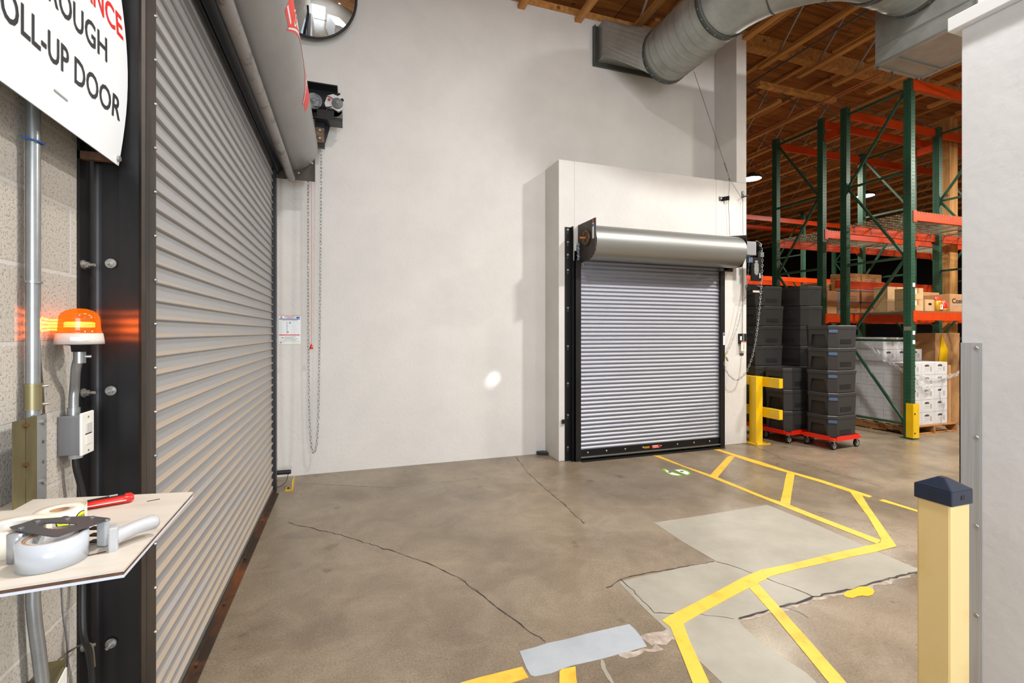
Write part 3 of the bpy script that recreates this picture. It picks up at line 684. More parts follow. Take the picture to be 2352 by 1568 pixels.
# strut
st = root0('strut_channel', 'olive metal strut with a perforated galvanised angle behind the shelf', 'strut', (WX, 1.58, 0.9))
za, zb_ = 0.90, zc(57, 957)
SXF = WX+0.043
ya = onX(31, 1000, SXF).y; yb = onX(85, 1000, SXF).y; yc = onX(108, 1000, SXF).y
b = MB(); b.box(SXF-0.003, SXF-0.001, ya, yb, za, zb_); b.m(0); b.box(SXF-0.001, SXF, ya, (ya+yb)/2-0.0015, za, zb_); b.box(SXF-0.001, SXF, (ya+yb)/2+0.0015, yb, za, zb_); b.box(SXF-0.012, SXF-0.003, yb-0.002, yb, za, zb_)
b.build('channel', M['olive'], st)
MB().box(SXF-0.0012, SXF-0.0008, (ya+yb)/2-0.003, (ya+yb)/2+0.003, za, zb_).build('slot', M['crack'], st)
for v in (978, 1068, 1170): p = onX(57, v, SXF); MB().cyl((p.x, (ya+yb)/2, p.z), (p.x+0.005, (ya+yb)/2, p.z), 0.006, n=8).build('rivet', M['rust'], st)
b = MB(); b.box(WX+0.001, SXF-0.002, yc-0.002, yc, za, zb_-0.002); b.box(SXF-0.003, SXF-0.001, yb+0.002, yc, za, zb_-0.002); b.build('perforated_angle', M['cond'], st)
for v, mm in ((1014, 'crack'), (1060, 'crack'), (1148, 'crack'), (968, 'bolt'), (1104, 'bolt')):
    p = onX(99, v, SXF-0.001); MB().cyl((p.x-0.0005, p.y, p.z), (p.x+(0.0006 if mm == 'crack' else 0.005), p.y, p.z), 0.005 if mm == 'crack' else 0.008, n=10).build('hole' if mm == 'crack' else 'bolt', M[mm], st)
fix(st)
# switch box with conduit and cable
BY = 1.73
bz0 = onY(150, 1047, BY).z; bz1 = onY(150, 957, BY).z
sb = root0('switch_box', 'grey metal switch box with a white rocker plate under the orange beacon', 'switch box', (WX, BY+0.035, bz0))
MB().box(WX+0.001, WX+0.052, BY, BY+0.062, bz0, bz1).build('box', M['greybox'], sb, bevel=0.002)
PLY0, PLY1 = BY-0.004, BY+0.068
MB().prism([(WX+0.053, PLY0, bz0-0.004), (WX+0.053, PLY1, bz0-0.004), (WX+0.053, PLY1, bz1+0.008), (WX+0.053, PLY0, bz1+0.008)], (0.007, 0, 0)).build('cover_plate', M['white'], sb, bevel=0.003)
zm = (bz0+bz1)/2
MB().box(WX+0.060, WX+0.063, PLY0+0.022, PLY1-0.018, zm+0.002, zm+0.032).build('rocker', M['whitegrey'], sb, bevel=0.001)
MB().box(WX+0.060, WX+0.062, PLY0+0.022, PLY1-0.018, zm-0.032, zm-0.002).build('rocker', M['white'], sb, bevel=0.001)
MB().box(WX+0.060, WX+0.0605, PLY0+0.020, PLY1-0.016, zm-0.002, zm+0.002).build('slot', M['ink'], sb)
for z in (zm+0.05, zm-0.05): MB().cyl((WX+0.060, (PLY0+PLY1)/2, z), (WX+0.0615, (PLY0+PLY1)/2, z), 0.003, n=8).build('screw', M['bolt'], sb)
MB().cyl((WX+0.030, BY+0.03, bz0), (WX+0.030, BY+0.03, bz0-0.014), 0.017, n=14).build('cable_gland', M['gunhandle'], sb)
cb = MB().tube(smoothpath([(WX+0.030, BY+0.03, bz0-0.012), (WX+0.032, BY+0.032, bz0-0.05), (WX+0.040, BY+0.045, bz0-0.12), (WX+0.045, BY+0.055, bz0-0.2), (WX+0.04, BY+0.06, 0.85), (WX+0.035, BY+0.06, 0.72), onX(192, 1455, WX+0.05), onX(205, 1500, WX+0.05), onX(212, 1568, WX+0.05), onX(212, 1700, WX+0.05)]), 0.0085, n=10).build('cable', M['cable'], sb)
fix(sb)
# beacon on its offset conduit
bc = Vector((-0.738, 0, 0)); r_ = ray(183, 748); k = -0.738/r_[0]; bc = Vector((-0.738, r_[1]*k, 0)); d_ = k
zbase0 = onY(183, 790, bc.y).z; zbase1 = onY(183, 765, bc.y).z; ztop = onY(183, 708, bc.y).z
be = root0('beacon_light', 'lit orange beacon lamp on a bent conduit beside the black door column', 'beacon', (bc.x, bc.y, zbase0))
zbt = bz1
MB().tube(smoothpath([(WX+0.026, BY+0.03, zbt-0.002), (WX+0.026, BY+0.03, zbt+0.05), (WX+0.030, BY+0.026, zbt+0.085), (-0.752, bc.y+0.012, zbt+0.14), (bc.x, bc.y, zbt+0.18), (bc.x, bc.y, zbase0-0.02)], 6), 0.0118, n=14).build('conduit', M['cond'], be)
MB().cyl((WX+0.026, BY+0.03, zbt), (WX+0.026, BY+0.03, zbt+0.022), 0.0155, n=14).build('connector', M['cond'], be)
MB().cyl((bc.x, bc.y, zbase0-0.055), (bc.x, bc.y, zbase0-0.02), 0.0145, n=14).build('connector', M['cond'], be)
MB().cyl((bc.x+0.012, bc.y, zbase0-0.036), (bc.x+0.026, bc.y+0.004, zbase0-0.036), 0.0045, n=8).build('set_screw', M['bolt'], be)
MB().lathe((bc.x, bc.y, zbase0), [(0.0, -0.022), (0.018, -0.022), (0.02, -0.004), (0.052, 0.0), (0.0, 0.0)], n=28).build('socket', M['rubber'], be)
MB().lathe((bc.x, bc.y, zbase0), [(0.0, 0.0), (0.056, 0.0), (0.055, 0.012), (0.052, zbase1-zbase0), (0.0, zbase1-zbase0)], n=36).build('base', mat('beacon_base', (196, 188, 180), 0.5), be)
p = Vector((bc.x, bc.y, (zbase0+zbase1)/2)); tcm = Vector((-bc.x, -bc.y, 0)).normalized(); rtv = Vector((0, 0, 1)).cross(tcm)*1
MB().bar(p+tcm*0.0535-rtv*0.02, p+tcm*0.0535+rtv*0.02, 0.003, 0.010).build('label_plate', M['white'], be)
hh = ztop-zbase1
am = bpy.data.materials.new('amber_lens'); am.use_nodes = True
nt = am.node_tree; N = nt.nodes; L = nt.links; N.remove(N['Principled BSDF'])
tr_ = N.new('ShaderNodeBsdfTransparent'); tr_.inputs[0].default_value = (1.0, 0.55, 0.16, 1)
gl = N.new('ShaderNodeBsdfGlossy'); gl.inputs['Roughness'].default_value = 0.12
em = N.new('ShaderNodeEmission'); em.inputs[0].default_value = (1.0, 0.20, 0.006, 1); em.inputs[1].default_value = 1.15
m1 = N.new('ShaderNodeMixShader'); m1.inputs[0].default_value = 0.09; L.new(tr_.outputs[0], m1.inputs[1]); L.new(gl.outputs[0], m1.inputs[2])
ad = N.new('ShaderNodeMixShader'); ad.inputs[0].default_value = 0.55; L.new(m1.outputs[0], ad.inputs[1]); L.new(em.outputs[0], ad.inputs[2]); L.new(ad.outputs[0], N['Material Output'].inputs[0])
prof = [(0.0495, 0.0), (0.0505, 0.004), (0.0485, 0.006)]
for i in range(9): prof += [(0.0488-0.0008*i*0.4, 0.007+i*0.0044), (0.0468-0.0008*i*0.4, 0.0092+i*0.0044)]
prof += [(0.045, hh*0.66), (0.040, hh*0.80), (0.030, hh*0.91), (0.016, hh*0.98), (0.0, hh)]
MB().lathe((bc.x, bc.y, zbase1), prof, n=48).build('lens', am, be)
em2 = bpy.data.materials.new('amber_core'); em2.use_nodes = True; e_ = em2.node_tree.nodes['Principled BSDF']; e_.inputs['Base Color'].default_value = (1, .5, .1, 1); e_.inputs['Emission Color'].default_value = (1.0, 0.55, 0.12, 1); e_.inputs['Emission Strength'].default_value = 30
b = MB()
for z in (0.019, 0.024, 0.029): b.tube([(bc.x+0.033*math.cos(a), bc.y+0.033*math.sin(a), zbase1+z) for a in [2*PI*k/32 for k in range(32)]], 0.0011, n=6, closed=True)
b.build('glow_ring', em2, be)  # thin glowing rings added for the bright stripes in the lens
for z in (0.015, 0.033): MB().cyl((bc.x, bc.y, zbase1+z-0.0008), (bc.x, bc.y, zbase1+z+0.0008), 0.033, n=28).build('band_baffle', mat('beacon_baffle', (240, 150, 70), 0.4), be)  # discs added to squeeze the beacon's glow into a narrow band
fix(be)
# floor-level outlet box and wires at the bottom left
ob = root0('outlet_box', 'tan outlet box with a white cover low on the block wall', 'outlet box', onX(120, 1568, WX))
q = onX(95, 1552, WX+0.03); q1 = onX(147, 1540, WX+0.05)
MB().box(WX+0.001, WX+0.045, q.y-0.02, q1.y+0.02, 0.34, q.z-0.01).build('box', M['olive'], ob, bevel=0.003)
MB().prism([(WX+0.046, q.y+0.03, 0.36), (WX+0.046, q1.y+0.015, 0.36), (WX+0.046, q1.y+0.015, q1.z), (WX+0.046, q.y+0.03, q1.z-0.02)], (0.004, 0, 0)).build('cover_plate', M['white'], ob); fix(ob)
tag(MB().tube(smoothpath([onX(90, 1548, WX+0.01), onX(110, 1538, WX+0.008), onX(135, 1515, WX+0.008), onX(158, 1496, WX+0.01), onX(183, 1482, WX+0.012), onX(195, 1478, WX+0.04), onX(212, 1482, WX+0.07), onX(218, 1530, WX+0.07)]), 0.0022, n=6).build('tan_wire', M['browncable']), 'thin tan wire looping from the outlet box to the black column', 'wire')
tag(MB().tube(smoothpath([onX(142, 1345, WX+0.003), onX(146, 1412, WX+0.003), onX(153, 1460, WX+0.003), onX(156, 1500, WX+0.003), onX(153, 1600, WX+0.003)]), 0.0018, n=6).build('mounted_wire', mat('wire_grey', (132, 132, 136), 0.5)), 'thin grey wire hanging down the block wall under the shelf', 'wire')

# ================================================================== SHELF AND WHAT LIES ON IT
ZS = 1.075; TH = 0.0155
sh = root0('wall_shelf', 'pale laminate shelf board with a chipped clipped corner, holding tape rolls', 'shelf', (WX, 1.25, ZS-TH))
A = G(443, 1129, ZS); B = G(285, 1306, ZS); Cc = G(0, 1350, ZS); D = G(190, 1141, ZS)
ln = lambda P, Q, x: P+(Q-P)*((x-P.x)/(Q.x-P.x))
P_ = [A, ln(A, D, WX+0.002), ln(B, Cc, WX+0.002), B]
TH = 0.0155
def lay(z0, z1, ins): 
    c = sum(P_, Vector())/4
    return MB().prism([Vector((p.x+(c.x-p.x)*ins, p.y+(c.y-p.y)*ins, z0)) for p in P_], (0, 0, z1-z0))
lay(ZS-0.0045, ZS, 0).build('top_skin', M['melamine'], sh); lay(ZS-TH, ZS-TH+0.005, 0.0).build('bottom_skin', mat('shelf_underside', (206, 212, 224), 0.4), sh)
lay(ZS-TH+0.005, ZS-0.0045, 0.005).build('core', M['core'], sh)
for (u, v) in ((352, 1149), (222, 1272)): q = G(u, v, ZS); MB().bar(q+Vector((-0.012, -0.004, 0.0003)), q+Vector((0.012, 0.006, 0.0003)), 0.005, 0.0008).build('chip', M['core'], sh)
b = MB(); b.bar((WX+0.002, 1.50, ZS-TH-0.012), (A.x-0.08, 1.44, ZS-TH-0.012), 0.03, 0.024); b.build('support_arm', M['olive'], sh)
fix(sh)
def at(u, v, dz=0.0): return G(u, v, ZS+dz)
# clear tape roll in the dispenser
c = (at(40, 1288)+at(208, 1262))/2; c = at(128, 1278); 
RT_ = 0.050
dr = Vector((-c.x, -c.y, 0)).normalized()
c = at(122, 1313)-dr*RT_*1.0; c.z = ZS
tg = root0('tape_dispenser', 'grey hand tape dispenser loaded with a big milky roll of packing tape', 'tape dispenser', c)
MB().lathe(c, [(0.041, 0.001), (RT_, 0.001), (RT_, 0.049), (0.041, 0.049)], n=56).build('tape_roll', M['tapeclear'], tg)
MB().lathe(c, [(0.038, 0.002), (0.0408, 0.002), (0.0408, 0.0485), (0.038, 0.0485), (0.038, 0.002)], n=48).build('cardboard_core', M['kraft'], tg)
MB().lathe(c, [(0.030, 0.004), (0.037, 0.004), (0.037, 0.047), (0.030, 0.047), (0.030, 0.004)], n=40).build('hub', M['whitegrey'], tg)
def Q6(x, y): return (x/5.6, 1120+y/5.6)
DZ = 0.054
pl = [at(*Q6(x, y), DZ) for x, y in ((125,515),(300,465),(450,415),(860,385),(1190,375),(1400,400),(1420,415),(1220,480),(960,560),(760,630),(690,637),(600,625),(250,565),(150,540))]
hole = [at(*Q6(740+dx, 505+dy), DZ) for dx, dy in ((-255,-12),(-180,-38),(-60,-45),(80,-42),(220,-38),(252,-20),(230,-2),(120,22),(0,42),(-80,40),(-170,20))]
# plate with an opening: bridge faces between outline and hole
def plate(outer, inner, th, name, m, parent):
    bm = bmesh.new()
    def loop(pts): 
        vs = [bm.verts.new(p) for p in pts]; return [bm.edges.new((vs[i], vs[(i+1) % len(vs)])) for i in range(len(vs))]
    e = loop(outer)+loop(inner); bmesh.ops.triangle_fill(bm, use_beauty=True, edges=e, normal=(0, 0, 1))
    r = bmesh.ops.extrude_face_region(bm, geom=list(bm.faces)); vs = [g for g in r['geom'] if isinstance(g, bmesh.types.BMVert)]
    bmesh.ops.translate(bm, verts=vs, vec=(0, 0, th)); bmesh.ops.recalc_face_normals(bm, faces=bm.faces)
    me = bpy.data.meshes.new(name); bm.to_mesh(me); bm.free(); me.materials.append(m)
    o = bpy.data.objects.new(name, me); C.objects.link(o); o.parent = parent; return o
plate(pl, hole, 0.0022, 'side_plate', M['gun'], tg)
for x, y in ((275, 522), (485, 435), (870, 402), (1185, 382), (1380, 412)):
    q = at(*Q6(x, y), DZ+0.002); MB().cyl(q, q+Vector((0, 0, 0.002)), 0.0045, n=12).build('rivet', M['galvlite'], tg)
q = at(40, 1288); MB().lathe((q.x, q.y, ZS), [(0.0, 0.001), (0.0145, 0.001), (0.0145, 0.052), (0.0, 0.052)], n=24).build('roller', mat('roller_grey', (168, 172, 178), 0.3, 0.5), tg)
q = at(238, 1254); MB().box(-0.010, 0.010, -0.006, 0.006, 0.002, 0.055, Matrix.Translation((q.x, q.y, ZS)) @ Matrix.Rotation(-0.5, 4, 'Z')).build('frame_post', M['gunhandle'], tg, bevel=0.002)
q0 = at(222, 1250); b = MB()
for k in range(4): b.bar(q0+Vector((-0.012, 0.006, 0.006+k*0.013)), q0+Vector((0.008, 0.0, 0.006+k*0.013)), 0.014, 0.0025)
b.build('blade_guard', mat('guard_dark', (70, 64, 52), 0.5, 0.3), tg)
h0 = at(256, 1237, 0.022); h1 = at(362, 1196, 0.026)
hd = [h0.lerp(h1, t)+Vector((0, 0, 0.004*math.sin(t*PI)))for t in (0, .08, .2, .4, .6, .8, .92, .98, 1.0)]
MB().tube(hd, [0.012, 0.0155, 0.0135, 0.013, 0.0138, 0.0150, 0.0145, 0.011, 0.004], n=18).build('handle', M['gunhandle'], tg)
MB().bar(h0+Vector((-0.004, 0, 0)), h0+Vector((0.010, 0.004, 0)), 0.03, 0.05).build('handle_collar', M['gunhandle'], tg, bevel=0.003)
fix(tg)
# two label rolls
def roll(name, label, cpx, R, hgt, hole_r, side, core, cat='label roll'):
    cc = at(*cpx, hgt); cc.z = ZS
    r = root0(name, label, cat, cc)
    MB().lathe(cc, [(hole_r, 0.001), (R, 0.001), (R, hgt), (hole_r, hgt), (hole_r, 0.001)], n=48).build('paper_roll', M[side], r)
    MB().lathe(cc, [(hole_r-0.0025, 0.002), (hole_r-0.0002, 0.002), (hole_r-0.0002, hgt-0.001), (hole_r-0.0025, hgt-0.001), (hole_r-0.0025, 0.002)], n=36).build('core', M[core], r)
    return r, cc
r, cc = roll('label_roll', 'cream label roll with yellow black warning ovals behind the tape dispenser', (137, 1169), 0.043, 0.036, 0.017, 'labelroll', 'kraft')
ang0 = math.atan2(-cc.y, -cc.x)
for da, ww in ((0.15, 0.30), (0.95, 0.34), (-0.7, 0.32)):
    for rad, sc, mm, nm in ((0.0434, 1.0, 'ink', 'warning_oval'), (0.0437, 0.84, 'warn', 'warning_fill')):
        b = MB(); vs = []; n = 20; a0 = ang0+da
        vs.append((cc.x+rad*math.cos(a0), cc.y+rad*math.sin(a0), ZS+0.018))
        for k in range(n): t = 2*PI*k/n; a = a0+ww*sc*math.cos(t); vs.append((cc.x+rad*math.cos(a), cc.y+rad*math.sin(a), ZS+0.018+0.013*sc*math.sin(t)))
        b._add(vs, [(0, 1+k, 1+(k+1) % n) for k in range(n)]); o = b.build(nm, M[mm], r)
    t = text('WARNING', (0, 0, 0), (1, 0, 0), (0, 1, 0), 1, 1, M['ink'], parent=r)
    for q in t.data.vertices: a = a0+ww*1.3*(q.co.x-0.5); q.co = Vector((cc.x+0.0440*math.cos(a), cc.y+0.0440*math.sin(a), ZS+0.015+0.008*q.co.y))
# loose tail of backing paper
b = MB(); vs = []
for i in range(15):
    t = i/14; a = ang0+1.15+t*1.5; rr = 0.0436+0.006*t; vs += [(cc.x+rr*math.cos(a), cc.y+rr*math.sin(a), ZS+0.001+0.002*t), (cc.x+rr*math.cos(a), cc.y+rr*math.sin(a), ZS+0.036+0.008*math.sin(t*PI))]
b._add(vs, [(2*i, 2*i+1, 2*i+3, 2*i+2) for i in range(14)], True); b.build('loose_tail', M['labelroll'], r); fix(r)
r, cc = roll('tape_roll', 'big cream tape roll with blue lettering at the very left of the shelf', (30, 1205), 0.055, 0.048, 0.026, 'labelroll', 'whitegrey', 'tape roll')
ang0 = math.atan2(-cc.y, -cc.x)
for k, (da, z0, z1, mm) in enumerate(((0.36, 0.010, 0.036, 'blueink'), (0.20, 0.004, 0.030, 'blueink'), (0.10, 0.006, 0.026, 'blueink'), (0.30, 0.0385, 0.041, 'purple'))):
    a1 = ang0+da; a2 = a1+(0.07 if k == 0 else 0.025 if mm != 'purple' else 0.35); b = MB()
    b._add([(cc.x+0.0553*math.cos(a), cc.y+0.0553*math.sin(a), ZS+z) for z in (z0, z1) for a in (a1, a2)], [(0, 1, 3, 2)]); b.build('printed_mark', M[mm], r)
fix(r)
# red folding knife
kn = root0('utility_knife', 'red plastic box cutter with a black inlay at the back of the shelf', 'utility knife', at(260, 1148))
a = at(186, 1162, 0.010); c2 = at(308, 1141, 0.010); dk = (c2-a).normalized(); sk = Vector((0, 0, 1)).cross(dk)
body = [a, a.lerp(c2, 0.25), a.lerp(c2, 0.5), a.lerp(c2, 0.75), a.lerp(c2, 0.93), c2]
rr = [0.006, 0.009, 0.009, 0.010, 0.010, 0.004]
b = MB(); b.tube([p-sk*0.005+Vector((0, 0, 0)) for p in body], rr, n=12); b.tube([p+sk*0.008+Vector((0, 0, 0.001)) for p in body], rr, n=12); b.build('handle', M['redp'], kn)
b = MB(); b.bar(a+Vector((0, 0, 0.0075))+sk*0.002, a.lerp(c2, 0.82)+Vector((0, 0, 0.0095))+sk*0.002, 0.013, 0.004); b.build('black_inlay', M['rubber'], kn)
MB().bar(a.lerp(c2, .1)-sk*0.0152, a.lerp(c2, .85)-sk*0.0152, 0.0012, 0.0022).build('white_line', M['white'], kn)
MB().bar(a-dk*0.03, a+dk*0.002, 0.010, 0.0015).build('blade', M['steel'], kn)
q = a.lerp(c2, 0.6)+Vector((0, 0, 0.0122))+sk*0.002; MB().bar(q-dk*0.008, q+dk*0.008, 0.006, 0.002).build('slider', M['whitegrey'], kn); fix(kn)

# ================================================================== SMALL ROLL-UP DOOR
d2 = bpy.data.objects.new('door_2', None); C.objects.link(d2); d2.location = (3.5, BF-0.05, 0); struct(d2)
def slats_small(y, z0, z1, pitch, depth):
    pr = []; n = int((z1-z0)/pitch)
    for i in range(n):
        z = z0+i*pitch
        for t in (0, .12, .25, .4, .55, .68, .78): pr.append((y-depth*math.sin(PI*min(1, t/0.78)), z+t*pitch))
        pr.append((y+0.002, z+0.86*pitch)); pr.append((y+0.002, z+0.94*pitch))
    return pr
MB().ext(slats_small(BF-0.035, 0.115, 2.55, 0.0476, 0.011), 2.515, 4.575, 'X', smooth=False).build('curtain', M['slat2'], d2)
MB().box(2.47, 4.60, WY-0.05, WY-0.04, 0, 2.45).build('back_liner', M['blackp'], d2)
bb = MB().box(2.53, 4.565, BF-0.056, BF-0.046, 0.045, 0.118).build('bottom_bar', M['blackp'], d2)
MB().box(2.53, 4.57, BF-0.075, BF-0.046, 0.036, 0.046).build('bottom_angle', M['alum'], d2)
MB().box(2.54, 4.60, BF-0.13, BF-0.02, 0.0, 0.006).build('threshold', M['rubber'], d2)
for u in (1350, 1393, 1436, 1477, 1518, 1556, 1594, 1630):
    x = onY(u, 1040, BF-0.056).x; MB().lathe((x, BF-0.056, 0.088), [(0.012, 0.0), (0.010, -0.005), (0.0, -0.008)], n=12, axis='Y').build('bolt', M['bolt'], bb)
xs = onY(1497, 1035, BF-0.057).x; xe = onY(1516, 1035, BF-0.057).x
MB().box(xs, xe, BF-0.0575, BF-0.0562, 0.068, 0.106).build('red_sticker', M['redp'], bb)
MB().box(xs+0.01, xe-0.03, BF-0.0582, BF-0.0576, 0.09, 0.10).build('sticker_print', M['sign'], bb)
MB().box(xs+0.02, xe-0.02, BF-0.0582, BF-0.0576, 0.074, 0.080).build('sticker_print', M['sign'], bb)
MB().box(xs-0.11, xs-0.03, BF-0.0575, BF-0.0562, 0.075, 0.098).build('gold_sticker', M['gold'], bb)
# left guide
b = MB(); b.box(2.375, 2.45, BF-0.006, BF, 0.0, 2.72); b.box(2.445, 2.452, BF-0.075, BF, 0.0, 2.72); b.box(2.452, 2.475, BF-0.022, BF-0.015, 0.0, 2.60)
GL = b.build('guide', M['blackp'], d2)
b = MB(); b.box(2.475, 2.545, BF-0.085, BF-0.062, 0.0, 2.33); b.box(2.475, 2.482, BF-0.085, BF-0.01, 0.0, 2.33); b.build('guide_channel', M['black'], GL, bevel=0.003)
for v in (528, 556, 585, 620, 707, 795, 880, 953, 1027):
    p = onY(1304, v, BF-0.008); b = MB(); b.cyl((2.412, BF-0.006, p.z), (2.412, BF-0.011, p.z), 0.0135, n=14); b.cyl((2.412, BF-0.010, p.z), (2.412, BF-0.022, p.z), 0.007, n=6, smooth=False); b.cyl((2.412, BF-0.007, p.z-0.034), (2.412, BF-0.009, p.z-0.034), 0.006, n=8); b.build('bolt', M['bolt'], GL)
for v in (524, 535, 591, 615, 700, 806, 890, 962, 1035):
    p = onX(1311, v, 2.452); MB().lathe((2.454, BF-0.05, p.z), [(0.012, 0.0), (0.010, 0.006), (0.0, 0.010)], n=12, axis='X').build('bolt', M['bolt'], GL)
MB().box(2.33, 2.376, BF-0.03, BF-0.01, 0.44, 0.485).build('guide_stub', M['blackp'], GL)
b = MB(); b.box(2.545, 2.575, BF-0.09, BF-0.03, 2.27, 2.30); b.box(2.55, 2.558, BF-0.09, BF-0.03, 2.27, 2.34); b.build('stop_clip', M['galvlite'], GL)
# right guide
b = MB(); b.box(4.565, 4.635, BF-0.075, BF-0.055, 0.0, 2.36); b.box(4.628, 4.635, BF-0.06, BF-0.0, 0.0, 2.36)
GR = b.build('guide', M['black'], d2)
b = MB(); b.box(4.555, 4.60, BF-0.09, BF-0.05, 2.29, 2.33); b.build('stop_clip', M['galvlite'], GR)
b = MB(); b.box(4.605, 4.6345, BF-0.077, BF-0.0752, 1.33, 1.49); b.build('sticker', M['sign'], GR); MB().box(4.608, 4.632, BF-0.078, BF-0.0768, 1.45, 1.475).build('sticker_print', M['blueink'], GR); MB().box(4.608, 4.632, BF-0.078, BF-0.0768, 1.478, 1.487).build('sticker_print', M['orange'], GR)
# hood barrel
HY, HZ, HR2 = 4.80, 2.51, 0.197
b = MB(); prof = [(HY+HR2*math.sin(a), HZ-HR2*math.cos(a)) for a in [math.radians(20-k*6) for k in range(0, 34)]]
prof = [(BF-0.005, HZ+HR2+0.004)]+[(HY-HR2*math.sin(a), HZ+HR2*math.cos(a)) for a in [math.radians(0+k*6) for k in range(0, 34)]]
b.ext(prof, 2.565, 4.66, 'X', smooth=True); b.build('hood', M['alum'], d2)
# left end plate with spring wheel
b = MB(); b.prism([(2.545, BF-0.001, 2.30), (2.545, BF-0.001, 2.75), (2.545, 4.60, 2.75), (2.545, 4.60, 2.40), (2.545, 4.74, 2.31)], (0.008, 0, 0)); EP = b.build('end_plate', M['brownsteel'], d2)
b = MB(); b.lathe((2.538, 4.80, 2.56), [(0.0, -0.014), (0.02, -0.014), (0.022, -0.004), (0.058, -0.004), (0.062, -0.016), (0.085, -0.016), (0.088, 0.006), (0.0, 0.006)], n=30, axis='X')
for k in range(8):
    a = k*PI/4; b.cyl((2.518, 4.80+0.072*math.cos(a), 2.56+0.072*math.sin(a)), (2.53, 4.80+0.072*math.cos(a), 2.56+0.072*math.sin(a)), 0.011, n=8)
b.build('tension_wheel', M['rustplate'], EP)
MB().cyl((2.46, 4.80, 2.56), (2.53, 4.80, 2.56), 0.012, n=12).build('shaft', M['orangerust'], EP)
MB().box(2.5435, 2.5448, 4.63, 4.67, 2.53, 2.70).build('sticker', M['sign'], EP); MB().box(2.5425, 2.5436, 4.633, 4.667, 2.705, 2.735).build('orange_sticker', M['orange'], EP)
MB().box(2.5425, 2.5436, 4.633, 4.667, 2.66, 2.69).build('sticker_print', M['blueink'], EP)
# right end plate, gear box, chain wheel
b = MB(); b.prism([(4.668, BF-0.001, 2.30), (4.668, BF-0.001, 2.76), (4.668, 4.62, 2.70), (4.668, 4.62, 2.45), (4.668, 4.70, 2.32)], (0.008, 0, 0)); b.box(4.60, 4.83, BF-0.012, BF-0.001, 2.30, 2.56); b.box(4.676, 4.80, BF-0.012, BF-0.001, 2.56, 2.76); b.build('end_plate', M['blackp'], d2)
MB().cyl((4.70, BF-0.012, 2.34), (4.70, BF-0.018, 2.34), 0.008, n=8).build('bolt', M['bolt'], d2)
g0 = onY(1686, 552, 4.80); g1 = onY(1711, 585, 4.68)
GB = MB().box(4.70, 4.905, 4.70, 4.86, 2.475, 2.645).build('gear_box', M['greymetal'], d2, bevel=0.002)
MB().cyl((4.701, 4.79, 2.565), (4.6985, 4.79, 2.565), 0.014, n=14).build('hole', M['ink'], GB)
b = MB(); cwx, cwy, cwz = 4.97, 4.79, 2.575
b.lathe((cwx, cwy, cwz), [(0.0, -0.05), (0.02, -0.05), (0.022, -0.018), (0.085, -0.006), (0.095, -0.014), (0.097, -0.012), (0.088, 0.0), (0.097, 0.012), (0.095, 0.014), (0.0, 0.010)], n=30, axis='X')
CW = b.build('chain_wheel', M['blackp'], d2)
MB().box(4.955, 5.01, 4.68, 4.72, 2.455, 2.515).build('chain_guide', M['galvlite'], CW)
b = MB(); b.box(4.99, 5.16, 4.86, 4.875, 2.17, 2.48); PLT = b.build('warning_plate', M['blackp'], d2)
for k in range(13):
    z = 2.425-k*0.0145; w_ = [0.05, 0.035, 0.06, 0.075, 0.07, 0.065, 0.08, 0.072, 0.078, 0.07, 0.074, 0.06, 0.035][k]
    MB().box(5.075-w_/2, 5.075+w_/2, 4.8585, 4.8598, z, z+(0.012 if k == 0 else 0.008)).build('printed_line', mat('print_pale', (170, 172, 170), 0.5), PLT)
MB().box(5.125, 5.14, 4.8585, 4.8598, 2.21, 2.275).build('printed_line', M['sign'], PLT)
b = MB(); b.box(4.94, 5.00, 4.85, 4.90, 2.41, 2.475); b.build('blue_terminal', mat('blue_grey_box', (110, 134, 160), 0.4), d2)
b = MB(); b.cyl((5.06, 4.90, 2.11), (5.16, 4.88, 2.09), 0.022, n=12); b.box(4.98, 5.10, 4.87, 4.95, 2.05, 2.12); b.box(5.08, 5.26, 4.885, 4.90, 2.10, 2.108); b.build('limit_switch', M['blackp'], d2)
MB().box(5.02, 5.13, 4.864, 4.868, 2.02, 2.045).build('pink_tag', mat('pink_tag', (214, 180, 172), 0.5), d2)
def sp(u, v, y=4.75): return onY(u, v, y)
cpp = [Vector((4.985, 4.70, 2.60)), sp(1751, 600, 4.70), sp(1747, 680, 4.72), sp(1739, 760, 4.76), sp(1729, 815, 4.80), sp(1715, 852, 4.84), sp(1700, 869, 4.88), sp(1688, 872, 4.90), sp(1675, 862, 4.92), sp(1665, 845, 4.94), sp(1660, 822, 4.96)]
b = chain_mb(cpp, 0.034, 0.0036, 0.019)
b2 = chain_mb([Vector((4.985, 4.885, 2.575)), Vector((4.985, 4.86, 2.64)), Vector((4.985, 4.79, 2.672)), Vector((4.985, 4.72, 2.64)), Vector((4.985, 4.70, 2.585))], 0.034, 0.0036, 0.019)
b._add(b2.v, b2.f, True)
b3 = chain_mb([Vector((4.985, 4.885, 2.50)), sp(1721, 600, 4.90), sp(1716, 650, 4.92), sp(1706, 700, 4.94), sp(1692, 755, 4.95), sp(1675, 800, 4.955), sp(1662, 822, 4.96)], 0.034, 0.0028, 0.016)
b._add(b3.v, b3.f, True)
b.build('chain', M['galvlite'], d2)
p = sp(1660, 818, 5.0); b = MB(); b.box(p.x-0.012, p.x+0.02, 4.965, 5.018, p.z-0.02, p.z+0.035); b.build('chain_keeper', M['yellow'], d2)
b = MB(); b.cyl((p.x+0.01, 4.95, p.z-0.01), (p.x+0.028, 4.94, p.z-0.06), 0.010, n=8); b.build('padlock', M['galvlite'], d2)
fix(d2)

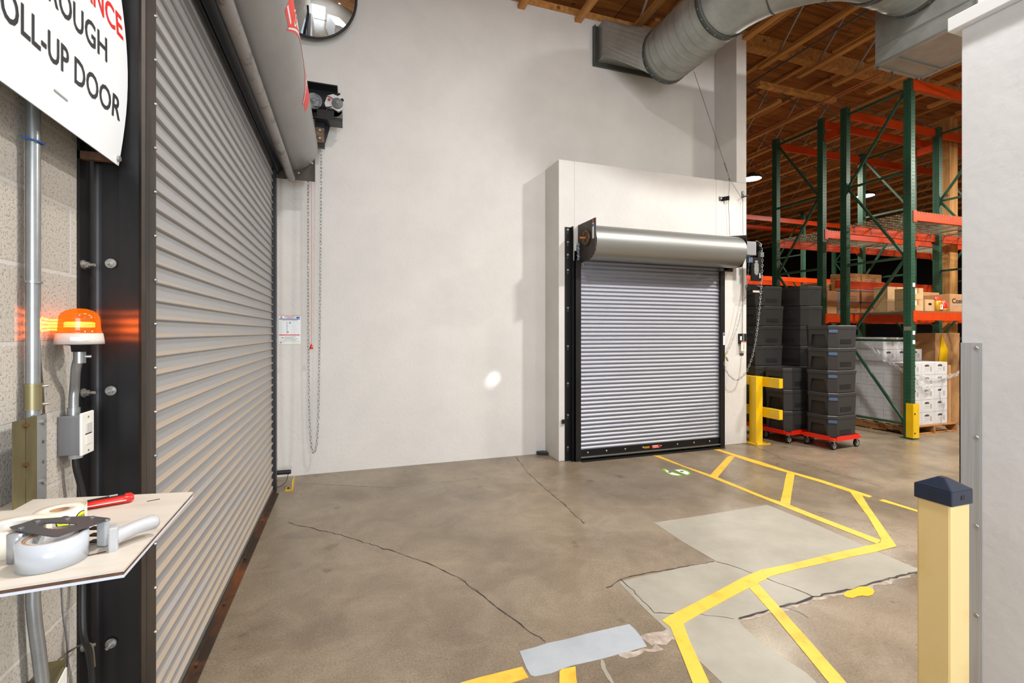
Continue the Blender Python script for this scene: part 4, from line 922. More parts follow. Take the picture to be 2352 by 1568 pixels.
# ================================================================== WALL FITTINGS
# notice by the big door
nt_ = root0('wall_notice', 'white laminated safety notice with blue, red and yellow bands beside the big door', 'notice', onY(666, 760, WY-0.001))
def wp(u, v, y): return onY(u, v, y)
n0 = wp(640, 790, WY); n1 = wp(691, 725, WY)
MB().box(n0.x, n1.x, WY-0.004, WY-0.0005, n0.z, n1.z).build('sheet', M['sign'], nt_)
def bar(u0, u1, v0, v1, m, nm='printed_band', par=nt_, y=WY-0.0045):
    a = wp(u0, v1, y); c = wp(u1, v0, y); return MB().box(a.x, c.x, y-0.0006, y, a.z, c.z).build(nm, M[m], par)
bar(641, 688.6, 731.8, 733.2, 'blueink'); bar(680.5, 688.3, 727.2, 731, 'blueink'); bar(641, 688.6, 768, 770, 'redink'); bar(641, 688.6, 783.5, 785, 'yellowink')
bar(653.5, 678, 727, 728.2, 'redink', 'printed_line'); bar(659, 671.5, 729.8, 730.8, 'greyink', 'printed_line'); bar(644.5, 647.5, 727, 730, 'redink', 'printed_mark')
bar(658.6, 659.6, 738, 766, 'greyink', 'printed_line'); bar(660, 663, 761, 763.5, 'redink', 'printed_mark'); bar(660.3, 662.2, 747.5, 749.5, 'yellowink', 'printed_mark'); bar(664, 668, 739, 743, 'greyink', 'printed_mark')
for i, v in enumerate((734.6, 773, 775.5, 778, 780.5)): bar(650+(i % 2)*3, 684-(i % 3)*5, v, v+0.9, 'greyink', 'printed_line')
bar(646.8, 650, 774.6, 776.4, 'redink', 'printed_mark'); bar(643, 647, 786, 787.4, 'ink', 'printed_mark'); bar(641, 691, 724.2, 724.7, 'kraft', 'edge'); fix(nt_)
# photo eye by the floor and its yellow guard
pe = root0('photo_eye', 'black tubular sensor low on the wall beside the big door guide', 'sensor', (-0.6, 5.3, 0.06))
a = wp(640, 1085, 5.22); c = wp(667, 1083, 5.22)
MB().cyl((a.x-0.05, 5.22, a.z), (c.x, 5.22, c.z), 0.022, n=16).build('body', M['rubber'], pe)
MB().cyl((c.x, 5.22, c.z), (c.x+0.006, 5.22, c.z), 0.019, n=16).build('lens', M['ink'], pe)
MB().tube(smoothpath([(c.x-0.02, 5.22, c.z-0.02), (c.x-0.03, 5.16, 0.03), (c.x-0.06, 5.10, 0.008), (c.x-0.12, 5.04, 0.006)]), 0.003, n=6).build('cable', M['rubber'], pe); fix(pe)
yg = root0('sensor_guard', 'small bent yellow guard plate bolted to the floor in the corner', 'guard bracket', (-0.53, 4.98, 0))
q = G(654, 1128); q2 = G(677, 1117)
MB().box(q.x, -0.505, q.y-0.0, 5.045, 0.0, 0.004).build('foot', M['yellow'], yg)
MB().prism([(-0.508, 4.92, 0.003), (-0.508, 5.05, 0.003), (-0.500, 5.05, 0.10), (-0.506, 4.97, 0.085), (-0.508, 4.93, 0.06)], (0.005, 0, 0)).build('upright', M['yellow'], yg)
MB().cyl((-0.545, 4.98, 0.003), (-0.545, 4.98, 0.016), 0.010, n=8).build('bolt', M['rust'], yg); fix(yg)
q = G(1245, 1043)
tag(MB().prism([(q.x-0.07, q.y-0.01, 0), (q.x+0.055, q.y-0.075, 0), (q.x+0.06, q.y+0.015, 0), (q.x+0.02, q.y+0.04, 0), (q.x-0.06, q.y+0.04, 0)], (0, 0, 0.038)).build('bait_station', mat('bait_black', (30, 32, 38), 0.4), bevel=0.006), 'low black plastic bait box in the corner left of the small door block', 'bait station')
# cables above the small door with their brackets
rel = root0('release_cable', 'thin steel cable running down the wall from behind the duct to the small door', 'cable', (4.6, BF-0.05, 3.4))
top = Vector((4.19, 5.0, 4.84)); knot = wp(1676, 411, BF-0.04)
b = MB(); b.tube([top, knot], 0.003, n=6); b.build('upper_cable', M['galvdark'], rel)
b = MB(); b.tube([knot, wp(1673, 460, BF-0.04), wp(1676, 540, BF-0.04)], 0.0025, n=6); b.build('drop_cable', M['galvdark'], rel)
k2 = wp(1706, 459, BF-0.04); b = MB(); b.tube([knot, k2, wp(1707, 545, BF-0.04), wp(1705, 650, BF-0.03), wp(1705, 766, BF-0.02)], 0.0025, n=6); b.build('drop_cable', M['galvdark'], rel)
u0 = knot+(top-knot).normalized()*0.10; u1 = knot+(top-knot).normalized()*0.22; MB().cyl(u0, u1, 0.006, n=8).build('turnbuckle', M['galvdark'], rel)
MB().cyl(knot+Vector((0, 0.008, 0)), knot+Vector((0, -0.008, 0)), 0.014, n=12).build('ring', M['galvdark'], rel)
for q in (wp(1674, 458, BF-0.04), k2): MB().cyl(q, q+Vector((0.0, 0.0, -0.025)), 0.006, n=8).build('clip', M['bolt'], rel)
cps = [wp(1705, 615+i*4, BF-0.035) for i in range(5)]; fix(rel)
a = wp(1651, 461, BF); c = wp(1670, 452, BF)
br = root0('mounting_bracket', 'folded black angle bracket on the wall, left of the pair above the small door', 'bracket', a, 'black cable brackets above the small door')
b = MB(); b.box(a.x, a.x+0.06, BF-0.006, BF, a.z+0.0, a.z+0.055); b.prism([(a.x+0.06, BF-0.006, a.z), (a.x+0.06, BF-0.006, a.z+0.055), (a.x+0.10, BF-0.075, a.z+0.055), (a.x+0.10, BF-0.075, a.z)], (0.006, 0, 0)); b.build('plate', M['blackp'], br)
MB().cyl((a.x+0.03, BF-0.006, a.z+0.03), (a.x+0.03, BF-0.012, a.z+0.03), 0.009, n=8).build('bolt', M['bolt'], br); fix(br)
a = wp(1703, 453, BF)
br = root0('mounting_bracket', 'upright black angle bracket with a projecting foot, at the right edge of the wall', 'bracket', a, 'black cable brackets above the small door')
b = MB(); b.box(a.x, a.x+0.042, BF-0.006, BF, a.z-0.0, a.z+0.08); b.box(a.x, a.x+0.042, BF-0.09, BF-0.006, a.z, a.z+0.006); b.build('plate', M['blackp'], br)
MB().cyl((a.x+0.02, BF-0.006, a.z+0.055), (a.x+0.02, BF-0.012, a.z+0.055), 0.009, n=8).build('bolt', M['bolt'], br); fix(br)
# detector release box with tag
a = wp(1695, 789, BF); c = wp(1710, 766, BF)
rb = root0('release_box', 'small black fusible release box with a hanging white paper tag beside the small door', 'release device', a)
MB().box(a.x, c.x, BF-0.03, BF-0.0005, a.z, c.z).build('box', M['blackp'], rb)
MB().box(a.x+0.006, a.x+0.034, BF-0.032, BF-0.03, a.z+0.045, a.z+0.10).build('label', M['sign'], rb)
MB().box(a.x+0.045, a.x+0.075, BF-0.036, BF-0.03, a.z+0.03, a.z+0.13).build('mechanism', M['alum'], rb)
t0 = wp(1702, 806, BF-0.04); t1 = wp(1714, 784, BF-0.04)
MB().box(t0.x, t1.x, BF-0.042, BF-0.040, t0.z, t1.z).build('paper_tag', M['tag'], rb)
MB().box(t0.x, t1.x, BF-0.0428, BF-0.042, t1.z-0.018, t1.z).build('tag_top', mat('tag_pink', (222, 150, 140), 0.6), rb)
for k in range(2): MB().box(t0.x+0.035+k*0.02, t0.x+0.038+k*0.02, BF-0.0428, BF-0.042, t0.z+0.03, t1.z-0.03).build('tag_print', M['greyink'], rb)
a = wp(1699, 816, BF); MB().box(a.x, a.x+0.06, BF-0.008, BF-0.0005, a.z, a.z+0.03).build('lower_label', M['galvdark'], rb)
fix(rb)
# convex mirror on the wall
mr_ = root0('convex_mirror', 'round convex safety mirror with a black rubber rim high on the white wall', 'mirror', (-0.37, 5.3, 4.6))
mcx, mcz, mr0 = -0.372, 4.985, 0.44
mb = MB(); R_ = 0.95
pf = [(mr0*k/14, 0) for k in range(15)]; pf = [(r, math.sqrt(R_*R_-r*r)-math.sqrt(R_*R_-mr0*mr0)) for r, _ in pf]
mb.lathe((0, 0, 0), [(r, -h) for r, h in pf], n=56, axis='Y'); mg = mb.build('mirror_face', M['mirror'], mr_)
rm = MB(); rm.tube([(0.448*math.cos(a), 0, 0.448*math.sin(a)) for a in [2*PI*k/56 for k in range(56)]], 0.013, n=10, closed=True); rm.build('rim', M['rubber'], mr_)
bk = MB(); bk.cyl((0, 0.002, 0), (0, 0.03, 0), 0.44, n=40); bk.build('back', M['lampwhite'], mr_)
bk = MB(); bk.box(-0.04, 0.04, 0.03, 0.15, -0.04, 0.04); bk.build('mount', M['blackp'], mr_)
for ch in mr_.children: ch.matrix_parent_inverse = Matrix.Translation(-Vector(mr_.location)) @ Matrix.Translation((mcx, 5.24, mcz)) @ Matrix.Rotation(math.radians(10), 4, 'X')

# ================================================================== DUCTWORK
du = root0('spiral_duct', 'round galvanised spiral duct curving from the white wall to the square plenum', 'duct', (3.65, 4.8, 4.6))
DXC, DZC, DR = 3.66, 4.87, 0.325
PXF, PYC = 5.12, 3.0
def spiral(path, r, name, rib=0.115):
    """tube with raised lock seams"""
    P = [Vector(p) for p in path]; L_ = [0]
    for i in range(1, len(P)): L_.append(L_[-1]+(P[i]-P[i-1]).length)
    tot = L_[-1]; n = int(tot/0.0115); pts = []; rad = []
    def pos(s):
        for i in range(1, len(P)):
            if s <= L_[i] or i == len(P)-1:
                t = (s-L_[i-1])/(L_[i]-L_[i-1]); return P[i-1].lerp(P[i], t)
    for k in range(n+1):
        s = tot*k/n; pts.append(pos(s)); f = (s % rib)/rib; rad.append(r+(0.008 if f < 0.12 else 0.0))
    return MB().tube(pts, rad, n=56, caps=False).build(name, M['galv'], du)
spiral([(DXC, 4.86, DZC), (DXC, 3.93, DZC)], DR, 'spiral_section')
el = []
ER = 3.93-PYC
for k in range(25):
    a = PI/2*k/24; el.append((DXC+ER-ER*math.cos(a), 3.93-ER*math.sin(a), DZC))
MB().tube(el, DR-0.004, n=56, caps=False).build('elbow', M['galv'], du)
for k in (8, 16):
    p = Vector(el[k]); d = (Vector(el[k+1])-Vector(el[k-1])).normalized(); MB().tube([p-d*0.006, p+d*0.006], DR+0.001, n=56, caps=False).build('elbow_seam', M['galvdark'], du)
spiral([(DXC+ER, PYC, DZC), (PXF-0.002, PYC, DZC)], DR, 'spiral_section', 0.09)
for c_, d in (((DXC, 3.93, DZC), (0, 1, 0)), ((DXC, 4.86, DZC), (0, 1, 0)), ((DXC+ER, PYC, DZC), (1, 0, 0)), ((PXF-0.035, PYC, DZC), (1, 0, 0))):
    c_ = Vector(c_); d = Vector(d); b = MB(); b.tube([c_-d*0.03, c_-d*0.0295, c_+d*0.0295, c_+d*0.03], [DR, DR+0.011, DR+0.011, DR], n=56, caps=False); b.build('joint_collar', M['galvdark'], du)
    t = Vector((0, 0, 1)); x = d.cross(t)
    b = MB()
    for k in range(20): a = 2*PI*k/20; q = c_+x*((DR+0.011)*math.cos(a))+t*((DR+0.011)*math.sin(a)); n_ = (q-c_).normalized(); b.cyl(q, q+n_*0.004, 0.006, n=6)
    b.build('screws', M['galvlite'], du)
# square to round wall transition
tb = MB(); bx0, bx1, bzl, bzh = 3.01, 4.10, 4.96, 5.40; by = 5.23
tb.box(bx0, bx1, by, WY-0.002, bzl, bzh)
sq = []; ci = []
N_ = 32
for k in range(N_):
    a = 2*PI*k/N_+PI/4; cx_, cz_ = math.cos(a), math.sin(a); m_ = max(abs(cx_), abs(cz_))
    sq.append(((bx0+bx1)/2+(bx1-bx0)/2*cx_/m_, by, (bzl+bzh)/2+(bzh-bzl)/2*cz_/m_)); ci.append((DXC+DR*cx_, 4.86, DZC+DR*cz_))
tb._add(sq+ci, [(k, (k+1) % N_, N_+(k+1) % N_, N_+k) for k in range(N_)])
tb.build('wall_transition', M['galv'], du)
b = MB(); f_ = 0.055
b.box(bx0-f_, bx0, WY-0.03, WY-0.001, bzl-f_, bzh+f_*0.2); b.box(bx1, bx1+f_, WY-0.03, WY-0.001, bzl-f_, bzh+f_*0.2); b.box(bx0, bx1, WY-0.03, WY-0.001, bzl-f_, bzl)
b.box(bx0-f_, bx0-f_+0.006, WY-0.075, WY-0.03, bzl-f_, bzh)
b.build('wall_flange', M['galvdark'], du)
fix(du)
pn = root0('hanging_plenum', 'square galvanised sheet metal plenum box hanging near the right wall', 'duct plenum', (PXF+0.35, 2.9, 4.2))
pY0, pY1, pz = 2.56, 3.40, 4.23; pX1 = PXF+0.70
MB().box(PXF, pX1, pY0, pY1, pz, 5.35).build('plenum_box', M['galv'], pn)
b = MB()
for (x0, x1, y0, y1) in ((PXF-0.012, PXF+0.02, pY0, pY1), (pX1-0.02, pX1+0.012, pY0, pY1), (PXF, pX1, pY1-0.02, pY1+0.012), (PXF, pX1, pY0-0.012, pY0+0.02)): b.box(x0, x1, y0, y1, pz-0.014, pz+0.012)
b.build('bottom_flange', M['galvlite'], pn)
b = MB(); b.box(PXF-0.003, PXF, pY0, pY1, pz+0.17, pz+0.176); b.box(PXF, pX1, pY0-0.003, pY0, pz+0.17, pz+0.176); b.box(PXF-0.006, PXF+0.002, pY0-0.006, pY0+0.004, pz, 5.35); b.box(PXF+0.0, pX1, pY1-0.20, pY1-0.19, pz-0.018, pz-0.0); b.build('standing_seam', M['galvlite'], pn)
for p in ((PXF+0.01, pY1-0.02), (PXF+0.25, pY1), (pX1-0.06, pY1), (pX1, pY0+0.1)): MB().cyl((p[0], p[1], pz-0.014), (p[0], p[1], pz-0.03), 0.010, n=8).build('bolt', M['galvdark'], pn)
MB().cyl((pX1-0.16, pY0-0.22, 4.85), (pX1-0.16, pY0, 4.85), 0.12, n=30).build('side_collar', M['galv'], pn)
fix(pn)
# pipes under the roof
def mline(name, u, v, z, r_, m, label, cat, y0=-2.0, y1=5.4):
    k_ = (z-H)/ray(u, v)[2]; x = ray(u, v)[0]*k_
    return tag(MB().tube([(x, y0, z), (x, y1, z)], r_, n=8).build(name, m), label, cat)
mline('hanging_pipe', 1880, 238, 5.10, 0.014, M['copper'], 'long thin orange-painted pipe running under the roof joists', 'pipe', 2.0, 14.0)
mline('hanging_conduit', 1810, 138, 5.25, 0.012, M['galvdark'], 'thin dark conduit hung below the roof joists above the passage', 'conduit', 3.5, 9.5)

# ================================================================== RIGHT WALL FITTINGS
cg = root0('corner_guard', 'brushed stainless steel corner guard screwed to the white wall end', 'corner guard', (RX, RY, 0))
zt = onX(2230, 787, RX).z; y2 = onX(2256, 1000, RX-0.004).y
MB().box(RX-0.004, RX-0.0005, y2, RY+0.004, 0, zt).build('side_leg', M['steel'], cg); MB().box(RX-0.004, RX+0.07, RY+0.0005, RY+0.004, 0, zt).build('end_leg', M['steel'], cg)
for v in (799, 1004, 1208, 1413):
    p = onX(2243, v, RX-0.004); MB().lathe((p.x-0.0005, p.y, p.z), [(0.0075, 0.0), (0.0065, -0.0025), (0.0, -0.0035)], n=14, axis='X').build('screw', M['galvlite'], cg)
fix(cg)
bo = root0('bollard', 'pale yellow square steel bollard with a dark blue pyramid cap', 'bollard', (1.98, 1.09, 0))
bx, byy, bs = 1.925, 1.034, 0.104
ct = onX(2185, 1163, bx).z
MB().box(bx, bx+bs, byy, byy+bs, 0, ct+0.01).build('post', M['bollard'], bo, bevel=0.008)
MB().box(bx-0.04, bx+bs+0.04, byy-0.04, byy+bs+0.04, 0, 0.012).build('base_plate', M['bollard'], bo)
c0 = 0.0055; zb0, zb1 = ct-0.002, ct+0.050
b = MB(); cxm, cym = bx+bs/2, byy+bs/2
b.box(bx-c0, bx+bs+c0, byy-c0, byy+bs+c0, zb0, zb1)
h_ = bs/2+c0; t_ = 0.012
b._add([(cxm-h_, cym-h_, zb1), (cxm+h_, cym-h_, zb1), (cxm+h_, cym+h_, zb1), (cxm-h_, cym+h_, zb1), (cxm-t_, cym-t_, zb1+0.030), (cxm+t_, cym-t_, zb1+0.030), (cxm+t_, cym+t_, zb1+0.030), (cxm-t_, cym+t_, zb1+0.030)], [(0, 1, 5, 4), (1, 2, 6, 5), (2, 3, 7, 6), (3, 0, 4, 7), (4, 5, 6, 7)])
b.build('cap', M['bollcap'], bo, bevel=0.004)
MB().box(bx-c0-0.0012, bx-c0+0.0, cym-0.010, cym+0.010, zb0+0.018, zb0+0.026).build('cap_notch', M['ink'], bo); MB().box(cxm-0.009, cxm+0.009, byy-c0-0.0012, byy-c0, zb0+0.020, zb0+0.034).build('cap_notch', M['ink'], bo)
fix(bo)

# ================================================================== YELLOW GUARD RAIL
gr = root0('guard_rail', 'bright yellow steel guard rail post with two horizontal rails past the small door', 'guard rail', (5.18, 4.97, 0))
MB().box(5.12, 5.235, 4.91, 5.025, 0.0, 0.905).build('post', M['yellow'], gr, bevel=0.004)
MB().box(5.085, 5.335, 4.875, 5.085, 0.0, 0.012).build('base_plate', M['yellow'], gr)
for z0 in (0.77, 0.365): MB().box(5.237, 5.30, 4.655, 6.6, z0, z0+0.125).build('rail', M['yellow'], gr, bevel=0.003)
MB().box(5.12, 5.235, 6.3, 6.415, 0.0, 0.905).build('post', M['yellow'], gr)
for p in ((5.115, 4.895), (5.305, 4.90), (5.305, 5.06)): MB().cyl((p[0], p[1], 0.012), (p[0], p[1], 0.024), 0.009, n=8).build('anchor_bolt', M['bolt'], gr)
fix(gr)

# ================================================================== FOAM BOXES ON RED DOLLIES
BL, BW, BH = 0.52, 0.42, 0.282
def foam_box():
    """box whose handle side faces -x; chamfered front corners, a lid with an overhanging rim"""
    r = thing('foam_box', '', 'insulated box')
    L2, W2 = BL/2, BW/2; ch = 0.075
    def ring(z, s, c=ch): 
        a, w_ = L2*s, W2*s
        return [(-a, -w_+c, z), (-a+c, -w_, z), (a-c, -w_, z), (a, -w_+c, z), (a, w_-c, z), (a-c, w_, z), (-a+c, w_, z), (-a, w_-c, z)]
    b = MB(); R0, R1 = ring(0.0, 0.955), ring(BH-0.05, 0.985)
    b._add(R0+R1, [(i, (i+1) % 8, 8+(i+1) % 8, 8+i) for i in range(7)]+[tuple(range(8))[::-1], tuple(range(8, 16))])
    # handle end with its trapezoid recess
    x0, x1 = -L2*0.955, -L2*0.985; y0, y1 = -W2*0.97+ch, W2*0.97-ch; zt_ = BH-0.05
    def fx(z): return x0+(x1-x0)*z/zt_
    o = [(fx(0), y0, 0), (fx(0), y1, 0), (fx(zt_), y1, zt_), (fx(zt_), y0, zt_)]
    h = [(fx(0), y0+0.004, 0.004), (fx(0), y1-0.004, 0.004), (fx(.165), y1-0.045, 0.165), (fx(.165), y0+0.045, 0.165)]
    hi = [(p[0]+0.034, p[1], p[2]) for p in h]
    b._add(o+h+hi, [(0, 1, 5, 4), (1, 2, 6, 5), (2, 3, 7, 6), (3, 0, 4, 7), (4, 5, 9, 8), (5, 6, 10, 9), (6, 7, 11, 10), (7, 4, 8, 11), (8, 9, 10, 11)])
    for k in range(4): b.box(-L2*0.5, L2*0.35, -W2*0.987-0.0015, -W2*0.97, 0.05+k*0.016, 0.056+k*0.016)
    b.build('body', M['epp'], r)
    l = MB(); Q0, Q1, Q2 = ring(BH-0.048, 1.0), ring(BH-0.012, 1.0), ring(BH-0.001, 0.975)
    l._add(Q0+Q1+Q2, [(i, (i+1) % 8, 8+(i+1) % 8, 8+i) for i in range(8)]+[(8+i, 8+(i+1) % 8, 16+(i+1) % 8, 16+i) for i in range(8)]+[tuple(range(8))[::-1], tuple(range(16, 24))])
    l.build('lid', M['epp'], r)
    return r
fb = foam_box()
used = [False]
def put_box(x, y, z, rz, label, group, pocket=False):
    """x, y: the near corner of the footprint; pocket: the box shows a blue label pocket"""
    if not used[0]: r = fb; used[0] = True
    else: r = copy_tree(fb)
    M3 = Matrix.Rotation(rz, 4, 'Z')
    off = M3 @ Vector((BL/2, BW/2, 0))
    if abs(rz+PI/2) < 0.5: off = M3 @ Vector((-BL/2, BW/2, 0))
    r.location = (x+off.x, y+off.y, z); r.rotation_euler = (0, 0, rz)
    r['label'] = label; r['group'] = group
    if pocket:
        L2, W2 = BL/2, BW/2
        p = MB(); s_ = 0.99
        a = Vector((-L2*s_, -W2*s_+0.068, 0)); c = Vector((-L2*s_+0.068, -W2*s_, 0)); n_ = Vector((-1, -1, 0)).normalized()*0.0008
        p.prism([a+n_+Vector((0, 0, BH-0.095)), c+n_+Vector((0, 0, BH-0.095)), c+n_+Vector((0, 0, BH-0.055)), a+n_+Vector((0, 0, BH-0.055))], -n_*0.5)
        p.build('label_pocket', M['epplabel'], r)
    return r
def dolly_proto():
    r = thing('dolly', '', 'dolly'); L2, W2 = BL/2+0.012, BW/2+0.012
    b = MB(); b.box(-L2, L2, -W2, W2, 0.125, 0.145)
    for s_ in (-1, 1):
        b.prism([(-L2+0.05, s_*W2, 0.118), (L2-0.05, s_*W2, 0.118), (L2-0.045, s_*W2, 0.165), (L2-0.10, s_*W2, 0.175), (-L2+0.10, s_*W2, 0.175), (-L2+0.045, s_*W2, 0.165)], (0, s_*0.006, 0))
        b.prism([(s_*L2, -W2+0.045, 0.118), (s_*L2, W2-0.045, 0.118), (s_*L2, W2-0.04, 0.165), (s_*L2, W2-0.09, 0.175), (s_*L2, -W2+0.09, 0.175), (s_*L2, -W2+0.04, 0.165)], (s_*0.006, 0, 0))
    b.build('red_frame', M['redframe'], r)
    for i, sx_ in enumerate((-1, 1)):
        for sy in (-1, 1):
            cx_, cy_ = sx_*(L2-0.045), sy*(W2-0.045)
            f = MB(); f.cyl((cx_, cy_, 0.110), (cx_, cy_, 0.126), 0.028, n=14); f.bar((cx_, cy_-0.017, 0.115), (cx_+0.018, cy_-0.017, 0.045), 0.03, 0.004, up=Vector((0, 1, 0))); f.bar((cx_, cy_+0.017, 0.115), (cx_+0.018, cy_+0.017, 0.045), 0.03, 0.004, up=Vector((0, 1, 0)))
            cs = f.build('caster', M['galvlite'], r)
            wv = MB(); wv.lathe((cx_+0.018, cy_, 0.050), [(0.034, -0.014), (0.050, -0.012), (0.050, 0.012), (0.034, 0.014)], n=24, axis='Y'); wv.build('tyre', M['rubber'], cs)
            wv = MB(); wv.lathe((cx_+0.018, cy_, 0.050), [(0.0, -0.0155), (0.012, -0.0155), (0.014, -0.010), (0.030, -0.010), (0.034, -0.014), (0.034, 0.014), (0.030, 0.010), (0.0, 0.012)], n=24, axis='Y'); wv.build('wheel', M['wheel'], cs)
    return r
dp = dolly_proto(); usedd = [False]
def put_dolly(x, y, rz, label):
    r = dp if not usedd[0] else copy_tree(dp); usedd[0] = True
    M3 = Matrix.Rotation(rz, 4, 'Z'); off = M3 @ Vector((BL/2, BW/2, 0))
    if abs(rz+PI/2) < 0.5: off = M3 @ Vector((-BL/2, BW/2, 0))
    r.location = (x+off.x, y+off.y, 0); r.rotation_euler = (0, 0, rz); r['label'] = label; r['group'] = 'red dollies under the foam boxes'
ordn = ['bottom', 'second', 'third', 'fourth', 'fifth', 'sixth', 'top']
def stack(x, y, rz, n, who, group, zb=0.150, pocket=False, wob=0.006):
    for k in range(n):
        pos = 'top box' if k == n-1 else ('bottom box' if k == 0 else ordn[k]+' box from the floor')
        put_box(x+random.uniform(-wob, wob), y+random.uniform(-wob, wob), zb+k*0.2885, rz+random.uniform(-0.01, 0.01), 'black foam box, '+pos+' in the '+who, group, pocket)
for x, y, a, n, who, grp in ((5.56, 4.80, 4, 3, 'short stack behind the yellow rail', 'foam boxes in the short stack'),
        (5.58, 5.285, 1, 7, 'tall stack by the white wall', 'foam boxes in the tall stack by the wall'),
        (6.15, 5.04, -89, 7, 'tall stack beside the rack column', 'foam boxes in the tall stack by the rack'),
        (5.79, 4.345, 4, 5, 'front stack with blue label pockets', 'foam boxes in the front stack')):
    stack(x, y, math.radians(a), n, who, grp, pocket=(n == 5))
    put_dolly(x, y, math.radians(a), 'red wheeled dolly under the '+who)

# ================================================================== PALLET RACKS
CW_, CD_ = 0.085, 0.10
def column(x, y, face, ht, holes=True):
    """x: left face, y: front face"""
    b = MB(); b.m(0); b.box(x, x+CW_, y, y+CD_, 0.0, ht)
    if holes:
        b.m(1); z = 0.12
        while z < ht-0.03:
            for dx in (0.022, 0.055): b._add([(x+dx, y-0.0008, z), (x+dx+0.012, y-0.0008, z+0.004), (x+dx+0.009, y-0.0008, z+0.024), (x+dx+0.003, y-0.0008, z+0.020)], [(0, 1, 2, 3)])
            b._add([(x-0.0008, y+0.045, z+0.0), (x-0.0008, y+0.057, z), (x-0.0008, y+0.057, z+0.012), (x-0.0008, y+0.045, z+0.012)], [(0, 1, 2, 3)])
            z += 0.0508
    return b
def rack_row(label, xs, yf, yr, ht, levels, rear_levels, decks, flip=0, holes=True):
    r = root0('pallet_rack', label, 'pallet rack', (xs[0], yf, 0), 'green and orange pallet racks')
    for x in xs:
        for y, nm in ((yf, 'f'), (yr, 'r')):
            o = column(x, y, nm, ht, holes).build('upright_column', [M['green'], M['rackhole']], r)
            MB().box(x-0.03, x+CW_+0.03, y-0.03, y+CD_+0.03, 0, 0.008).build('foot_plate', M['green'], o)
        z = 0.18; k = 0; ys_, ye = yf+CD_, yr; xm = x+CW_/2
        hz_ = [0.18, 1.36, 2.54, 3.75, ht-0.14]
        for z in hz_: MB().box(xm-0.016, xm+0.016, ys_, ye, z, z+0.032).build('brace', M['green'], r)
        for i in range(len(hz_)-1):
            a, c = (hz_[i]+0.03, hz_[i+1]) if (i+flip) % 2 == 0 else (hz_[i+1], hz_[i]+0.03)
            MB().bar((xm, ys_, a), (xm, ye, c), 0.03, 0.032).build('brace', M['green'], r)
    for i in range(len(xs)-1):
        x0, x1 = xs[i]+CW_, xs[i+1]
        for (lv, y, sg_) in [(l, yf, 1) for l in levels]+[(l, yr+CD_-0.045, 1) for l in rear_levels]:
            bm_ = MB().box(x0+0.001, x1-0.001, y-0.001, y+0.044, lv-0.125, lv).build('beam', M['orange'], r)
            yy = y-0.004 if y == yf else y+0.045
            MB().box(x0-0.045, x0+0.03, yy-0.003, yy+0.003, lv-0.15, lv+0.012).build('beam_connector', M['orange'], bm_)
            MB().box(x1-0.03, x1+0.045, yy-0.003, yy+0.003, lv-0.15, lv+0.012).build('beam_connector', M['orange'], bm_)
        for lv in decks:
            half = (x1-x0)/2
            for q in range(2):
                a = x0+0.01+q*half; c = a+half-0.03; b = MB()
                n1 = 18
                for k in range(n1+1): xx = a+(c-a)*k/n1; b.box(xx-0.0028, xx+0.0028, yf-0.003, yr+CD_+0.003, lv+0.001, lv+0.0065)
                for k in range(9): yy = yf+0.06+(yr+CD_-yf-0.12)*k/8; b.box(a, c, yy-0.0028, yy+0.0028, lv+0.0065, lv+0.012)
                for k in range(n1+1): xx = a+(c-a)*k/n1; b.box(xx-0.0028, xx+0.0028, yf-0.006, yf-0.001, lv-0.028, lv+0.0065)
                for k in range(3): xx = a+(c-a)*(0.14+0.36*k); b.box(xx-0.02, xx+0.02, yf+0.045, yr+CD_-0.045, lv-0.014, lv+0.0005)
                b.build('wire_deck', M['wire'], r)
    return r
R1X = [7.42, 9.66, 11.95]; RYF, RYR = 4.45, 5.36
RYF2, RYR2 = 5.755, 6.65
rk1 = rack_row('near row of green and orange pallet racking with wire decks, beside the passage', R1X, RYF, RYR, 5.05, [1.79, 3.19, 5.03], [1.79, 3.19, 5.03], [1.79, 3.19])
rk2 = rack_row('second row of green and orange pallet racking, back to back with the near row', R1X, RYF2, RYR2, 5.05, [1.79, 3.19, 5.0], [1.79, 3.19, 5.0], [1.79, 3.19], flip=1)
for x in R1X:
    for z in (0.9, 2.2, 4.72):
        if z == 4.72: MB().box(x+0.02, x+0.05, RYR+CD_-0.05, RYF2-0.004, z-0.06, z+0.06).build('row_spacer', M['orange'], rk1)
MB().box(R1X[0]-0.05, R1X[1]+0.1, RYR+CD_+0.004, RYR+CD_+0.05, 2.20, 2.32).build('stop_beam', M['orange'], rk1)
# column protector
MB().box(7.425, 7.54, RYF-0.030, RYF-0.022, 0.02, 0.50).build('column_protector', M['yellow'], rk1); MB().box(7.412, 7.42, RYF-0.03, RYF+0.06, 0.02, 0.50).build('column_protector', M['yellow'], rk1)
for z in (0.09, 0.36): MB().cyl((7.445, RYF-0.030, z), (7.445, RYF-0.037, z), 0.010, n=8).build('anchor_bolt', M['ink'], rk1)
for z, m_ in ((1.52, 'wire'), (1.46, 'tag'), (1.33, 'sign'), (2.13, 'sign')): MB().box(7.45 if m_ != 'wire' else 7.4185, 7.50 if m_ != 'wire' else 7.4195, RYF-0.003 if m_ != 'wire' else RYF, RYF-0.001 if m_ != 'wire' else RYF+0.09, z, z+0.055).build('location_label', M[m_], rk1)
fix(rk1); fix(rk2)
R3X = [5.2, 7.64, 10.08, 12.52, 14.96]
rk3 = rack_row('far row of pallet racking deep in the warehouse, orange beams over dark bays', R3X, 10.3, 11.2, 5.0, [3.07, 4.75], [3.07, 4.75], [], holes=False)
